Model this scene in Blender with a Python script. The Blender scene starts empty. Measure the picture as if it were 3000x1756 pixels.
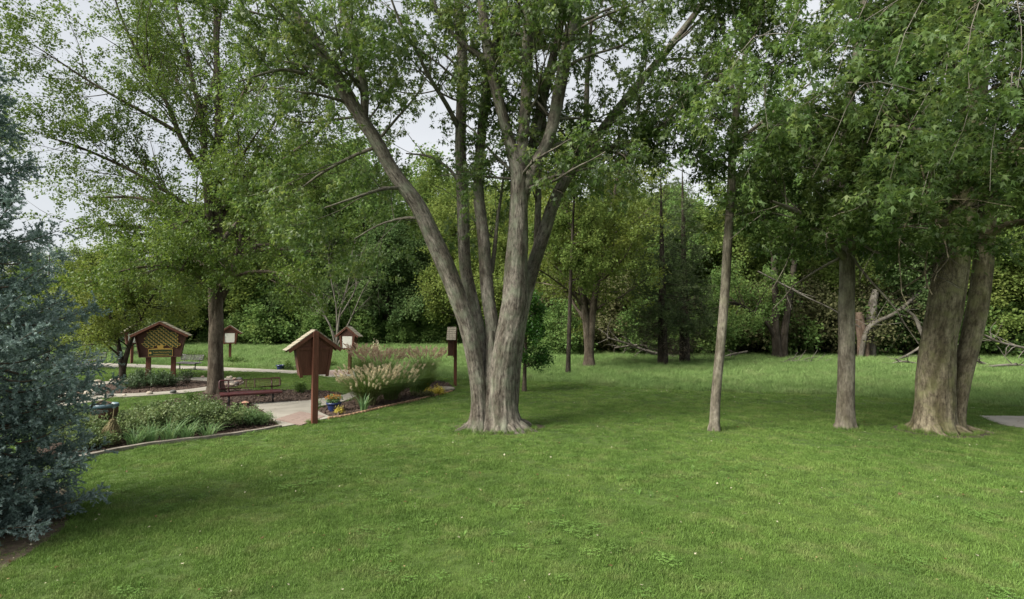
import bpy, math, random
import numpy as np
from mathutils import Vector, Matrix

# ------------------------------------------------------------------ camera, sky, sun, exposure
scene = bpy.context.scene
R = math.radians
FPX, CX, CY, HZ, CAMH = 1600.0, 1500.0, 878.0, 944.0, 2.7
PITCH = math.atan((HZ - CY) / FPX)
cd = bpy.data.cameras.new('camera')
cam = bpy.data.objects.new('camera', cd)
scene.collection.objects.link(cam)
cam.location = (0, 0, CAMH)
cam.rotation_euler = (math.pi / 2 + PITCH, 0, 0)
cd.sensor_width = 36.0
cd.lens = FPX / 3000.0 * 36.0
cd.clip_start = 0.1
cd.clip_end = 6000
scene.camera = cam

SUN_EL, SUN_AZ = R(43), R(-118)          # azimuth measured from +Y towards +X (sun stands to the left, a little behind)
w = bpy.data.worlds.new('World')
scene.world = w
w.use_nodes = True
nt = w.node_tree
bg = nt.nodes['Background']
sky = nt.nodes.new('ShaderNodeTexSky')
sky.sky_type = 'NISHITA'
sky.sun_disc = False
sky.sun_elevation = SUN_EL
sky.sun_rotation = SUN_AZ
sky.dust_density = 3.0
sky.air_density = 1.0
# a thin, even cloud deck over the clear sky: soft grey to white, seen through procedural noise
tc = nt.nodes.new('ShaderNodeTexCoord')
mp = nt.nodes.new('ShaderNodeMapping')
mp.inputs['Scale'].default_value = (1.0, 1.0, 2.2)
nz = nt.nodes.new('ShaderNodeTexNoise')
nz.inputs['Scale'].default_value = 1.3
nz.inputs['Detail'].default_value = 6
cr = nt.nodes.new('ShaderNodeValToRGB')
cr.color_ramp.elements[0].position = 0.30
cr.color_ramp.elements[0].color = (3.7, 3.92, 4.2, 1)
cr.color_ramp.elements[1].position = 0.72
cr.color_ramp.elements[1].color = (5.9, 6.0, 6.1, 1)
mx = nt.nodes.new('ShaderNodeMixRGB')
mx.inputs[0].default_value = 0.90
nt.links.new(tc.outputs['Generated'], mp.inputs['Vector'])
nt.links.new(mp.outputs['Vector'], nz.inputs['Vector'])
nt.links.new(nz.outputs['Fac'], cr.inputs['Fac'])
nt.links.new(sky.outputs['Color'], mx.inputs[1])
nt.links.new(cr.outputs['Color'], mx.inputs[2])
nt.links.new(mx.outputs['Color'], bg.inputs['Color'])
bg.inputs['Strength'].default_value = 0.055

sl = bpy.data.lights.new('sun', 'SUN')
sl.energy = 3.3
sl.angle = R(38)
sl.color = (1.0, 0.95, 0.86)
sun = bpy.data.objects.new('sun', sl)
scene.collection.objects.link(sun)
sdir = Vector((math.sin(SUN_AZ) * math.cos(SUN_EL), math.cos(SUN_AZ) * math.cos(SUN_EL), math.sin(SUN_EL)))
sun.rotation_euler = (-sdir).to_track_quat('-Z', 'Y').to_euler()
sun.location = (0, 0, 30)

vs = scene.view_settings
vs.view_transform = 'Standard'
vs.look = 'None'
vs.exposure = 1.62
vs.gamma = 1.0
vs.use_curve_mapping = False
scene.cycles.max_bounces = 8
scene.cycles.diffuse_bounces = 5
scene.cycles.glossy_bounces = 2
scene.cycles.transmission_bounces = 4
scene.cycles.transparent_max_bounces = 8
scene.cycles.use_adaptive_sampling = True
scene.cycles.sample_clamp_indirect = 6

# ------------------------------------------------------------------ pixel <-> place
def ray(px, py):
    x = (px - CX) / FPX
    u = (CY - py) / FPX
    c, s = math.cos(PITCH), math.sin(PITCH)
    return np.array([x, c - u * s, s + u * c])
def G(px, py, z=0.0):                    # point of the ground under a pixel
    r = ray(px, py)
    t = (z - CAMH) / r[2]
    return np.array([r[0] * t, r[1] * t, z])
def PY(px, py, Y):                       # point on the pixel's ray standing at distance Y
    r = ray(px, py)
    t = Y / r[1]
    return np.array([r[0] * t, Y, CAMH + r[2] * t])

# ------------------------------------------------------------------ helpers
COL = scene.collection
def tag(o, label=None, cat=None, group=None, kind=None):
    if label: o['label'] = label
    if cat: o['category'] = cat
    if group: o['group'] = group
    if kind: o['kind'] = kind
    return o
def empty(name, loc=(0, 0, 0), rz=0.0, label=None, cat=None, group=None):
    o = bpy.data.objects.new(name, None)
    COL.objects.link(o)
    o.location = loc
    o.rotation_euler = (0, 0, rz)
    o.empty_display_size = 0.2
    return tag(o, label, cat, group)
def link(name, me, mat=None, parent=None, loc=None, rot=None, scale=None):
    o = bpy.data.objects.new(name, me)
    COL.objects.link(o)
    if mat is not None and me is not None and len(me.materials) == 0:
        me.materials.append(mat)
    if parent is not None: o.parent = parent
    if loc is not None: o.location = loc
    if rot is not None: o.rotation_euler = rot
    if scale is not None: o.scale = scale
    return o
def copy_tree(o, parent=None):
    c = o.copy()
    COL.objects.link(c)
    c.parent = parent
    for ch in list(o.children):
        copy_tree(ch, c)
    return c

def np_mesh(name, V, faces, smooth=False, attrs=None, mats=None, midx=None):
    """faces: list of int arrays (n,k)"""
    if not isinstance(faces, list): faces = [faces]
    V = np.ascontiguousarray(V, dtype=np.float32)
    me = bpy.data.meshes.new(name)
    me.vertices.add(len(V))
    me.vertices.foreach_set('co', V.ravel())
    nl = sum(f.size for f in faces)
    npoly = sum(len(f) for f in faces)
    me.loops.add(nl)
    me.loops.foreach_set('vertex_index', np.concatenate([f.ravel() for f in faces]).astype(np.int32))
    me.polygons.add(npoly)
    st, cur = [], 0
    for f in faces:
        st.append(cur + np.arange(len(f)) * f.shape[1])
        cur += f.size
    me.polygons.foreach_set('loop_start', np.concatenate(st).astype(np.int32))
    if smooth: me.polygons.foreach_set('use_smooth', np.ones(npoly, dtype=bool))
    if midx is not None: me.polygons.foreach_set('material_index', np.asarray(midx, dtype=np.int32))
    for m in (mats or []): me.materials.append(m)
    for an, (ty, arr) in (attrs or {}).items():
        a = me.attributes.new(an, ty, 'POINT')
        arr = np.ascontiguousarray(arr, dtype=np.float32)
        a.data.foreach_set('vector' if ty == 'FLOAT_VECTOR' else 'value', arr.ravel())
    me.update(calc_edges=True)
    return me

class MB:
    """collects simple solids into one mesh"""
    def __init__(s): s.v = []; s.f = []
    def add(s, verts, faces):
        b = len(s.v); s.v += [tuple(map(float, p)) for p in verts]; s.f += [tuple(b + i for i in q) for q in faces]; return s
    def box(s, c, d, m=None):
        x, y, z = d[0] / 2, d[1] / 2, d[2] / 2
        vs_ = [Vector(q) for q in ((-x, -y, -z), (x, -y, -z), (x, y, -z), (-x, y, -z), (-x, -y, z), (x, -y, z), (x, y, z), (-x, y, z))]
        if m is not None: vs_ = [m @ q for q in vs_]
        return s.add([q + Vector(c) for q in vs_], [(0, 3, 2, 1), (4, 5, 6, 7), (0, 1, 5, 4), (1, 2, 6, 5), (2, 3, 7, 6), (3, 0, 4, 7)])
    def prism(s, poly, y0, y1):          # polygon in x,z pushed along y
        n = len(poly)
        vs_ = [(x, y0, z) for x, z in poly] + [(x, y1, z) for x, z in poly]
        fs = [tuple(range(n)), tuple(range(2 * n - 1, n - 1, -1))]
        fs += [(i, i + n, (i + 1) % n + n, (i + 1) % n) for i in range(n)]
        return s.add(vs_, fs)
    def slab(s, poly, z0, z1):           # polygon in x,y pushed along z
        n = len(poly)
        vs_ = [(x, y, z0) for x, y in poly] + [(x, y, z1) for x, y in poly]
        fs = [tuple(range(n - 1, -1, -1)), tuple(range(n, 2 * n))]
        fs += [(i, (i + 1) % n, (i + 1) % n + n, i + n) for i in range(n)]
        return s.add(vs_, fs)
    def tube(s, pts, r, seg=8, closed=False):
        pts = np.asarray(pts, float)
        rr = np.full(len(pts), r) if np.isscalar(r) else np.asarray(r, float)
        V, Q, _, _ = tube_batch(pts[None], rr[None], seg)
        b = len(s.v); s.v += [tuple(p) for p in V.tolist()]; s.f += [tuple(b + i for i in q) for q in Q.tolist()]
        n = len(pts)
        if not closed:
            s.f.append(tuple(b + i for i in range(seg - 1, -1, -1)))
            s.f.append(tuple(b + (n - 1) * seg + i for i in range(seg)))
        else:
            s.f += [(b + (n - 1) * seg + i, b + (n - 1) * seg + (i + 1) % seg, b + (i + 1) % seg, b + i) for i in range(seg)]
        return s
    def lathe(s, prof, seg=24, cap=True):
        b = len(s.v); n = len(prof)
        for r, z in prof:
            for k in range(seg):
                a = 2 * math.pi * k / seg
                s.v.append((r * math.cos(a), r * math.sin(a), z))
        for i in range(n - 1):
            for k in range(seg):
                k2 = (k + 1) % seg
                s.f.append((b + i * seg + k, b + i * seg + k2, b + (i + 1) * seg + k2, b + (i + 1) * seg + k))
        if cap:
            s.f.append(tuple(b + k for k in range(seg - 1, -1, -1)))
            s.f.append(tuple(b + (n - 1) * seg + k for k in range(seg)))
        return s
    def mesh(s, name, mat=None, bevel=0.0, smooth=False):
        me = bpy.data.meshes.new(name)
        me.from_pydata(s.v, [], s.f)
        if mat is not None: me.materials.append(mat)
        if bevel > 0:
            import bmesh
            bm = bmesh.new(); bm.from_mesh(me)
            bmesh.ops.bevel(bm, geom=list(bm.edges), offset=bevel, segments=1, affect='EDGES', profile=0.5)
            bm.to_mesh(me); bm.free()
        if smooth:
            for p in me.polygons: p.use_smooth = True
        me.update()
        return me
    def build(s, name, mat, parent=None, bevel=0.0, smooth=False, loc=None, rot=None):
        return link(name, s.mesh(name, mat, bevel, smooth), None, parent, loc, rot)

def nrm(a):
    return a / np.maximum(np.linalg.norm(a, axis=-1, keepdims=True), 1e-9)
def resample(pts, n, vals=None):
    """Catmull-Rom through the control points, n samples evenly in length"""
    pts = np.asarray(pts, float)
    m = len(pts)
    if m == 2:
        fine = pts[0] + (pts[1] - pts[0]) * np.linspace(0, 1, 40)[:, None]; tt = np.linspace(0, 1, 40)
    else:
        ext = np.vstack([2 * pts[0] - pts[1], pts, 2 * pts[-1] - pts[-2]])
        fine, tt = [], []
        for i in range(m - 1):
            p0, p1, p2, p3 = ext[i:i + 4]
            t = np.linspace(0, 1, 12, endpoint=(i == m - 2))[:, None]
            fine.append(0.5 * (2 * p1 + (p2 - p0) * t + (2 * p0 - 5 * p1 + 4 * p2 - p3) * t ** 2 + (3 * p1 - p0 - 3 * p2 + p3) * t ** 3))
            tt.append(i + t[:, 0])
        fine = np.vstack(fine); tt = np.concatenate(tt)
    L = np.concatenate([[0], np.cumsum(np.linalg.norm(np.diff(fine, axis=0), axis=1))])
    s = np.linspace(0, L[-1], n)
    out = np.stack([np.interp(s, L, fine[:, k]) for k in range(3)], 1)
    if vals is None: return out
    ts = np.interp(s, L, tt)
    base = np.arange(m) if m > 2 else np.array([0, 1])
    return out, np.interp(ts, base, vals)

def tube_batch(P, Rr, seg, flare=None, lump=0.0, rng=None, ridge=0.0):
    """P (N,n,3), Rr (N,n) -> verts, quads, bark coordinates, along"""
    N, n, _ = P.shape
    T = np.empty_like(P)
    T[:, 1:-1] = P[:, 2:] - P[:, :-2]
    T[:, 0] = P[:, 1] - P[:, 0]
    T[:, -1] = P[:, -1] - P[:, -2]
    T = nrm(T)
    mean = np.abs(nrm(P[:, -1] - P[:, 0]))
    ref = np.eye(3)[np.argmin(mean, axis=1)][:, None, :]
    U = nrm(np.cross(T, np.broadcast_to(ref, T.shape)))
    W = np.cross(T, U)
    a = np.arange(seg) * 2 * np.pi / seg
    ca, sa = np.cos(a), np.sin(a)
    rad = np.repeat(Rr[:, :, None], seg, axis=2)
    if flare is not None:
        amp, h, lob, ph = flare
        z = P[:, :, 2:3]
        rad = rad * (1 + amp * np.exp(-np.maximum(z, 0) / h) * (0.75 + 0.5 * np.sin(a * lob + ph) + 0.25 * np.sin(a * (2 * lob + 1) + 1.3 * ph)))
    if lump > 0 and rng is not None:
        q = rng.normal(size=(N, n, seg))
        for _ in range(2):
            q = (q + np.roll(q, 1, 2) + np.roll(q, -1, 2)) / 3
            q[:, 1:-1] = (q[:, 1:-1] + q[:, :-2] + q[:, 2:]) / 3
        rad = rad * (1 + lump * q)
    if ridge > 0 and rng is not None:
        q = rng.normal(size=(N, n, seg))
        for _ in range(5): q[:, 1:-1] = (q[:, 1:-1] * 1.2 + q[:, :-2] + q[:, 2:]) / 3.2
        sh_ = rng.normal(size=(N, n, seg))
        q = q / q.std()
        rad = rad * (1 + ridge * (np.clip(q, -1.6, .9) + .25 * sh_))
    V = P[:, :, None, :] + rad[..., None] * (ca[None, None, :, None] * U[:, :, None, :] + sa[None, None, :, None] * W[:, :, None, :])
    L = np.concatenate([np.zeros((N, 1)), np.cumsum(np.linalg.norm(np.diff(P, axis=1), axis=2), axis=1)], 1)
    Rm = Rr[:, :1]
    bk = np.stack([Rr[:, :, None] * 0.5 * ca + Rm[:, :, None] * 0.5 * ca, Rr[:, :, None] * 0.5 * sa + Rm[:, :, None] * 0.5 * sa,
                   np.repeat(L[:, :, None], seg, 2)], -1)
    bk = bk + (np.arange(N) * 3.7)[:, None, None, None]
    idx = np.arange(N * n * seg).reshape(N, n, seg)
    q = np.stack([idx[:, :-1], np.roll(idx, -1, 2)[:, :-1], np.roll(idx, -1, 2)[:, 1:], idx[:, 1:]], -1).reshape(-1, 4)
    return V.reshape(-1, 3), q, bk.reshape(-1, 3), L

def grow(rng, P, Rr, n, t0, t1, length, taper_len, ang, asd, up, k=6, wob=0.12, rfac=0.55, rmax=0.1, rend=0.3, curl=0.0, away=None, wexp=1.0):
    """sprout n children from parent paths"""
    N, m, _ = P.shape
    seglen = np.linalg.norm(np.diff(P, axis=1), axis=2).sum(1)
    pr = seglen ** wexp; pr = pr / pr.sum()
    pi = rng.choice(N, n, p=pr)
    t = t0 + (t1 - t0) * rng.random(n)
    x = t * (m - 1); i0 = np.minimum(x.astype(int), m - 2); fr = (x - i0)[:, None]
    A, B = P[pi, i0], P[pi, i0 + 1]
    pos = A + (B - A) * fr
    tan = nrm(B - A)
    r0 = Rr[pi, i0] * (1 - fr[:, 0]) + Rr[pi, i0 + 1] * fr[:, 0]
    rv = rng.normal(size=(n, 3))
    if away is not None: rv = rv + nrm((pos - away) * np.array([1, 1, 0.2])) * 1.4
    perp = nrm(rv - (rv * tan).sum(1, keepdims=True) * tan)
    a = np.radians(np.clip(rng.normal(ang, asd, n), 8, 110))[:, None]
    d = nrm(np.cos(a) * tan + np.sin(a) * perp + np.array([0, 0, up]))
    L = length * (1 - taper_len * t) * rng.uniform(0.65, 1.25, n)
    out = np.empty((n, k, 3)); out[:, 0] = pos
    st = (L / (k - 1))[:, None]
    for j in range(1, k):
        out[:, j] = out[:, j - 1] + d * st
        d = nrm(d + rng.normal(size=(n, 3)) * wob + np.array([0, 0, curl]))
    rs = np.minimum(r0 * rfac, rmax) * rng.uniform(0.7, 1.0, n)
    rad = rs[:, None] * np.linspace(1, rend, k)[None]
    return out, rad

# leaf outlines (x across, y along, z fold)
LEAF_MAPLE = (np.array([[0, 0, 0], [.19, .36, .03], [0, 1, -.08], [-.19, .36, .03], [.60, .58, -.06], [-.60, .58, -.06]], float),
              [np.array([[0, 1, 2, 3]]), np.array([[0, 4, 1], [0, 3, 5]])])
LEAF_OVAL = (np.array([[0, 0, 0], [.32, .45, .06], [0, 1, -.05], [-.32, .45, .06]], float), [np.array([[0, 1, 2], [0, 2, 3]])])
LEAF_FLAT = (np.array([[0, -.1, 0], [.42, .42, .05], [0, 1, 0], [-.42, .42, .05]], float), [np.array([[0, 1, 2, 3]])])
LEAF_SLIM = (np.array([[0, 0, 0], [.14, .4, .03], [0, 1, -.05], [-.14, .4, .03]], float), [np.array([[0, 1, 2, 3]])])

def leaf_mesh(name, rng, pos, dirs, normals, size, tmpl, mats, tint=None):
    n = len(pos)
    Y = nrm(dirs)
    X = nrm(np.cross(Y, normals))
    Z = np.cross(X, Y)
    T, F = tmpl
    m = len(T)
    S = size[:, None, None]
    V = pos[:, None] + S * (T[None, :, 0:1] * X[:, None] + T[None, :, 1:2] * Y[:, None] + T[None, :, 2:3] * Z[:, None])
    off = (np.arange(n) * m)[:, None, None]
    fs = [(f[None] + off).reshape(-1, f.shape[1]) for f in F]
    if tint is None: tint = rng.random(n)
    return np_mesh(name, V.reshape(-1, 3), fs, attrs={'tint': ('FLOAT', np.repeat(tint, m))}, mats=mats)

def leaf_points(rng, P, n, t0, spread, tip=0.0, keep=None):
    N, m, _ = P.shape
    pi = rng.integers(0, N, n)
    t = t0 + (1 - t0) * rng.random(n) ** (1 - tip * 0.5)
    x = t * (m - 1); i0 = np.minimum(x.astype(int), m - 2); fr = (x - i0)[:, None]
    A, B = P[pi, i0], P[pi, i0 + 1]
    pos = A + (B - A) * fr + rng.normal(size=(n, 3)) * spread
    tw = rng.random(N)[pi]
    return pos, nrm(B - A), tw
def crown(name, rng, P, n, size, tmpl, mat, parent, t0=0.15, spread=0.07, droop=0.35, flat=0.8, tip=0.3, cut=None):
    pos, tan, tw = leaf_points(rng, P, n, t0, spread, tip)
    if cut is not None:
        k = cut(pos); pos, tan, tw = pos[k], tan[k], tw[k]
    n = len(pos)
    d = tan * 0.5 + rng.normal(size=(n, 3)) * 0.7 + np.array([0, 0, -droop])
    nn = np.array([0, 0, 1.0]) + rng.normal(size=(n, 3)) * flat
    sz = size * rng.uniform(0.6, 1.25, n)
    tint = np.clip(0.55 * tw + 0.45 * rng.random(n), 0, 1)
    me = leaf_mesh(name, rng, pos, d, nn, sz, tmpl, [mat], tint)
    return link(name, me, None, parent)
def wood(name, parts, mat, parent, flare_first=None, lump=0.0, rng=None):
    """parts: list of (P, R, seg[, flare]) -> one mesh"""
    Vs, Qs, Bs, b = [], [], [], 0
    for p in parts:
        fl = p[3] if len(p) > 3 else None
        lp = p[4] if len(p) > 4 else 0.0
        V, Q, B, _ = tube_batch(p[0], p[1], p[2], fl, lp, rng, p[5] if len(p) > 5 else 0.0)
        Vs.append(V); Qs.append(Q + b); Bs.append(B); b += len(V)
    me = np_mesh(name, np.vstack(Vs), np.vstack(Qs), True, {'bk': ('FLOAT_VECTOR', np.vstack(Bs))}, [mat])
    return link(name, me, None, parent)
def stem(ctrl, Y, n, base=None):
    """ctrl: (px,py,r_px[,dY]) control points traced at distance Y -> path and radii (1,n,...)"""
    pts, rr = [], []
    for c in ctrl:
        y = Y + (c[3] if len(c) > 3 else 0.0)
        pts.append(PY(c[0], c[1], y)); rr.append(c[2] / FPX * y)
    p, r = resample(pts, n, rr)
    return p[None], r[None]
def to_local(P, o): return P - np.asarray(o)[None, None]

# ------------------------------------------------------------------ materials
def newmat(name):
    m = bpy.data.materials.new(name); m.use_nodes = True
    n = m.node_tree; n.nodes.clear()
    o = n.nodes.new('ShaderNodeOutputMaterial')
    return m, n, o
def ramp(n, stops):
    r = n.nodes.new('ShaderNodeValToRGB')
    e = r.color_ramp.elements
    while len(e) < len(stops): e.new(0.5)
    for i, (p, c) in enumerate(stops):
        e[i].position = p; e[i].color = (c[0], c[1], c[2], 1)
    return r
def mat_plain(name, c1, c2=None, rough=0.7, scale=8.0, bump=0.2, detail=6, spec=0.3, stretch=(1, 1, 1), metal=0.0, coord='Object', bscale=None):
    m, n, o = newmat(name)
    p = n.nodes.new('ShaderNodeBsdfPrincipled')
    p.inputs['Roughness'].default_value = rough
    p.inputs['Specular IOR Level'].default_value = spec
    p.inputs['Metallic'].default_value = metal
    t = n.nodes.new('ShaderNodeTexCoord')
    mpn = n.nodes.new('ShaderNodeMapping'); mpn.inputs['Scale'].default_value = stretch
    n.links.new(t.outputs[coord], mpn.inputs[0])
    nz = n.nodes.new('ShaderNodeTexNoise'); nz.inputs['Scale'].default_value = scale; nz.inputs['Detail'].default_value = detail
    n.links.new(mpn.outputs[0], nz.inputs['Vector'])
    r = ramp(n, [(0.3, c1), (0.7, c2 or c1)])
    n.links.new(nz.outputs['Fac'], r.inputs[0]); n.links.new(r.outputs[0], p.inputs['Base Color'])
    if bump > 0:
        nb = n.nodes.new('ShaderNodeTexNoise'); nb.inputs['Scale'].default_value = bscale or scale * 4; nb.inputs['Detail'].default_value = 4
        n.links.new(mpn.outputs[0], nb.inputs['Vector'])
        b = n.nodes.new('ShaderNodeBump'); b.inputs['Strength'].default_value = bump; b.inputs['Distance'].default_value = 0.02
        n.links.new(nb.outputs['Fac'], b.inputs['Height']); n.links.new(b.outputs[0], p.inputs['Normal'])
    n.links.new(p.outputs[0], o.inputs[0])
    return m
def mat_leaf(name, dark, mid, light, transl=0.35, rough=0.5, patch=0.35, under=None, pscale=0.5, spec=0.25):
    m, n, o = newmat(name)
    at = n.nodes.new('ShaderNodeAttribute'); at.attribute_name = 'tint'
    ge = n.nodes.new('ShaderNodeNewGeometry')
    nz = n.nodes.new('ShaderNodeTexNoise'); nz.inputs['Scale'].default_value = pscale; nz.inputs['Detail'].default_value = 3
    n.links.new(ge.outputs['Position'], nz.inputs['Vector'])
    ma = n.nodes.new('ShaderNodeMapRange')
    ma.inputs['From Min'].default_value = 0.3; ma.inputs['From Max'].default_value = 0.7
    n.links.new(nz.outputs['Fac'], ma.inputs['Value'])
    mi = n.nodes.new('ShaderNodeMix'); mi.data_type = 'FLOAT'; mi.inputs[0].default_value = patch
    n.links.new(at.outputs['Fac'], mi.inputs[2]); n.links.new(ma.outputs[0], mi.inputs[3])
    r = ramp(n, [(0.08, dark), (0.5, mid), (0.95, light)])
    n.links.new(mi.outputs[0], r.inputs[0])
    col = r.outputs[0]
    if under is not None:
        mu = n.nodes.new('ShaderNodeMixRGB'); mu.inputs[2].default_value = (*under, 1)
        mb = n.nodes.new('ShaderNodeMath'); mb.operation = 'MULTIPLY'; mb.inputs[1].default_value = 0.6
        n.links.new(ge.outputs['Backfacing'], mb.inputs[0]); n.links.new(mb.outputs[0], mu.inputs[0])
        n.links.new(col, mu.inputs[1]); colf = mu.outputs[0]
    else: colf = col
    p = n.nodes.new('ShaderNodeBsdfPrincipled')
    p.inputs['Roughness'].default_value = rough; p.inputs['Specular IOR Level'].default_value = spec
    n.links.new(colf, p.inputs['Base Color'])
    tr = n.nodes.new('ShaderNodeBsdfTranslucent')
    hs = n.nodes.new('ShaderNodeHueSaturation'); hs.inputs['Hue'].default_value = 0.485; hs.inputs['Value'].default_value = 1.5; hs.inputs['Saturation'].default_value = 1.05
    n.links.new(col, hs.inputs['Color']); n.links.new(hs.outputs[0], tr.inputs[0])
    mxs = n.nodes.new('ShaderNodeMixShader'); mxs.inputs[0].default_value = transl
    n.links.new(p.outputs[0], mxs.inputs[1]); n.links.new(tr.outputs[0], mxs.inputs[2])
    n.links.new(mxs.outputs[0], o.inputs[0])
    return m
def mat_bark(name, c1, c2, c3=None, ridge=26.0, stretch=0.16, bump=0.9, lichen=0.35, dist=0.03):
    m, n, o = newmat(name)
    at = n.nodes.new('ShaderNodeAttribute'); at.attribute_name = 'bk'
    mpn = n.nodes.new('ShaderNodeMapping'); mpn.inputs['Scale'].default_value = (1, 1, stretch)
    n.links.new(at.outputs['Vector'], mpn.inputs[0])
    nw = n.nodes.new('ShaderNodeTexNoise'); nw.inputs['Scale'].default_value = 9; nw.inputs['Detail'].default_value = 3
    n.links.new(at.outputs['Vector'], nw.inputs['Vector'])
    ad = n.nodes.new('ShaderNodeMixRGB'); ad.blend_type = 'ADD'; ad.inputs[0].default_value = 0.035
    n.links.new(mpn.outputs[0], ad.inputs[1]); n.links.new(nw.outputs['Color'], ad.inputs[2])
    nz = n.nodes.new('ShaderNodeTexNoise'); nz.inputs['Scale'].default_value = ridge; nz.inputs['Detail'].default_value = 7; nz.inputs['Roughness'].default_value = 0.66; nz.inputs['Distortion'].default_value = 0.5
    n.links.new(ad.outputs[0], nz.inputs['Vector'])
    m2 = n.nodes.new('ShaderNodeMapping'); m2.inputs['Scale'].default_value = (1, 1, min(.6, stretch * 3.2))
    n.links.new(at.outputs['Vector'], m2.inputs[0])
    n3 = n.nodes.new('ShaderNodeTexNoise'); n3.inputs['Scale'].default_value = ridge * .62; n3.inputs['Detail'].default_value = 5; n3.inputs['Roughness'].default_value = 0.7
    n.links.new(m2.outputs[0], n3.inputs['Vector'])
    hm = n.nodes.new('ShaderNodeMix'); hm.data_type = 'FLOAT'; hm.inputs[0].default_value = 0.55
    n.links.new(nz.outputs['Fac'], hm.inputs[2]); n.links.new(n3.outputs['Fac'], hm.inputs[3])
    nz_out = hm.outputs[0]
    r = ramp(n, [(0.38, c1), (0.50, tuple(.55 * u + .45 * v for u, v in zip(c1, c2))), (0.62, c2)])
    n.links.new(nz_out, r.inputs[0])
    nl = n.nodes.new('ShaderNodeTexNoise'); nl.inputs['Scale'].default_value = 2.6; nl.inputs['Detail'].default_value = 7; nl.inputs['Roughness'].default_value = 0.65
    n.links.new(at.outputs['Vector'], nl.inputs['Vector'])
    rl = ramp(n, [(0.46, (0, 0, 0)), (0.66, (lichen, lichen, lichen))])
    n.links.new(nl.outputs['Fac'], rl.inputs[0])
    mc = n.nodes.new('ShaderNodeMixRGB'); mc.inputs[2].default_value = (*(c3 or c2), 1)
    n.links.new(rl.outputs[0], mc.inputs[0]); n.links.new(r.outputs[0], mc.inputs[1])
    ms = n.nodes.new('ShaderNodeMapping'); ms.inputs['Scale'].default_value = (1, 1, .35); ms.inputs['Location'].default_value = (5, 3, 1)
    n.links.new(at.outputs['Vector'], ms.inputs[0])
    ns = n.nodes.new('ShaderNodeTexNoise'); ns.inputs['Scale'].default_value = 3.4; ns.inputs['Detail'].default_value = 4
    n.links.new(ms.outputs[0], ns.inputs['Vector'])
    rs = ramp(n, [(0.36, (.52, .50, .47)), (0.60, (1.12, 1.12, 1.12))])
    n.links.new(ns.outputs['Fac'], rs.inputs[0])
    mu = n.nodes.new('ShaderNodeMixRGB'); mu.blend_type = 'MULTIPLY'; mu.inputs[0].default_value = 1.0
    n.links.new(mc.outputs[0], mu.inputs[1]); n.links.new(rs.outputs[0], mu.inputs[2]); mc = mu
    p = n.nodes.new('ShaderNodeBsdfPrincipled'); p.inputs['Roughness'].default_value = 0.9; p.inputs['Specular IOR Level'].default_value = 0.1
    n.links.new(mc.outputs[0], p.inputs['Base Color'])
    b = n.nodes.new('ShaderNodeBump'); b.inputs['Strength'].default_value = bump; b.inputs['Distance'].default_value = dist
    n.links.new(nz_out, b.inputs['Height']); n.links.new(b.outputs[0], p.inputs['Normal'])
    n.links.new(p.outputs[0], o.inputs[0])
    return m
def mat_grass(name, a, b_, c, d, transl=0.3, big=0.22, small=1.3):
    """blade colour drifts over the ground in broad and small patches"""
    m, n, o = newmat(name)
    ge = n.nodes.new('ShaderNodeNewGeometry')
    n1 = n.nodes.new('ShaderNodeTexNoise'); n1.inputs['Scale'].default_value = big; n1.inputs['Detail'].default_value = 4; n1.inputs['Roughness'].default_value = 0.6
    n2 = n.nodes.new('ShaderNodeTexNoise'); n2.inputs['Scale'].default_value = small; n2.inputs['Detail'].default_value = 5; n2.inputs['Roughness'].default_value = 0.65
    mpn = n.nodes.new('ShaderNodeMapping'); mpn.inputs['Scale'].default_value = (1, 1, 0)
    n.links.new(ge.outputs['Position'], mpn.inputs[0])
    n.links.new(mpn.outputs[0], n1.inputs['Vector']); n.links.new(mpn.outputs[0], n2.inputs['Vector'])
    oi = n.nodes.new('ShaderNodeObjectInfo')
    r1 = ramp(n, [(0.36, a), (0.5, b_), (0.64, c)])
    n.links.new(n1.outputs['Fac'], r1.inputs[0])
    r2 = ramp(n, [(0.38, a), (0.51, b_), (0.66, d)])
    n.links.new(n2.outputs['Fac'], r2.inputs[0])
    m1 = n.nodes.new('ShaderNodeMixRGB'); m1.inputs[0].default_value = 0.5
    n.links.new(r1.outputs[0], m1.inputs[1]); n.links.new(r2.outputs[0], m1.inputs[2])
    hs = n.nodes.new('ShaderNodeHueSaturation')
    mr = n.nodes.new('ShaderNodeMapRange'); mr.inputs['To Min'].default_value = 0.72; mr.inputs['To Max'].default_value = 1.3
    n.links.new(oi.outputs['Random'], mr.inputs['Value']); n.links.new(mr.outputs[0], hs.inputs['Value'])
    n.links.new(m1.outputs[0], hs.inputs['Color'])
    p = n.nodes.new('ShaderNodeBsdfPrincipled'); p.inputs['Roughness'].default_value = 0.6; p.inputs['Specular IOR Level'].default_value = 0.2
    n.links.new(hs.outputs[0], p.inputs['Base Color'])
    tr = n.nodes.new('ShaderNodeBsdfTranslucent'); n.links.new(hs.outputs[0], tr.inputs[0])
    mxs = n.nodes.new('ShaderNodeMixShader'); mxs.inputs[0].default_value = transl
    n.links.new(p.outputs[0], mxs.inputs[1]); n.links.new(tr.outputs[0], mxs.inputs[2])
    n.links.new(mxs.outputs[0], o.inputs[0])
    return m

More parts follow.
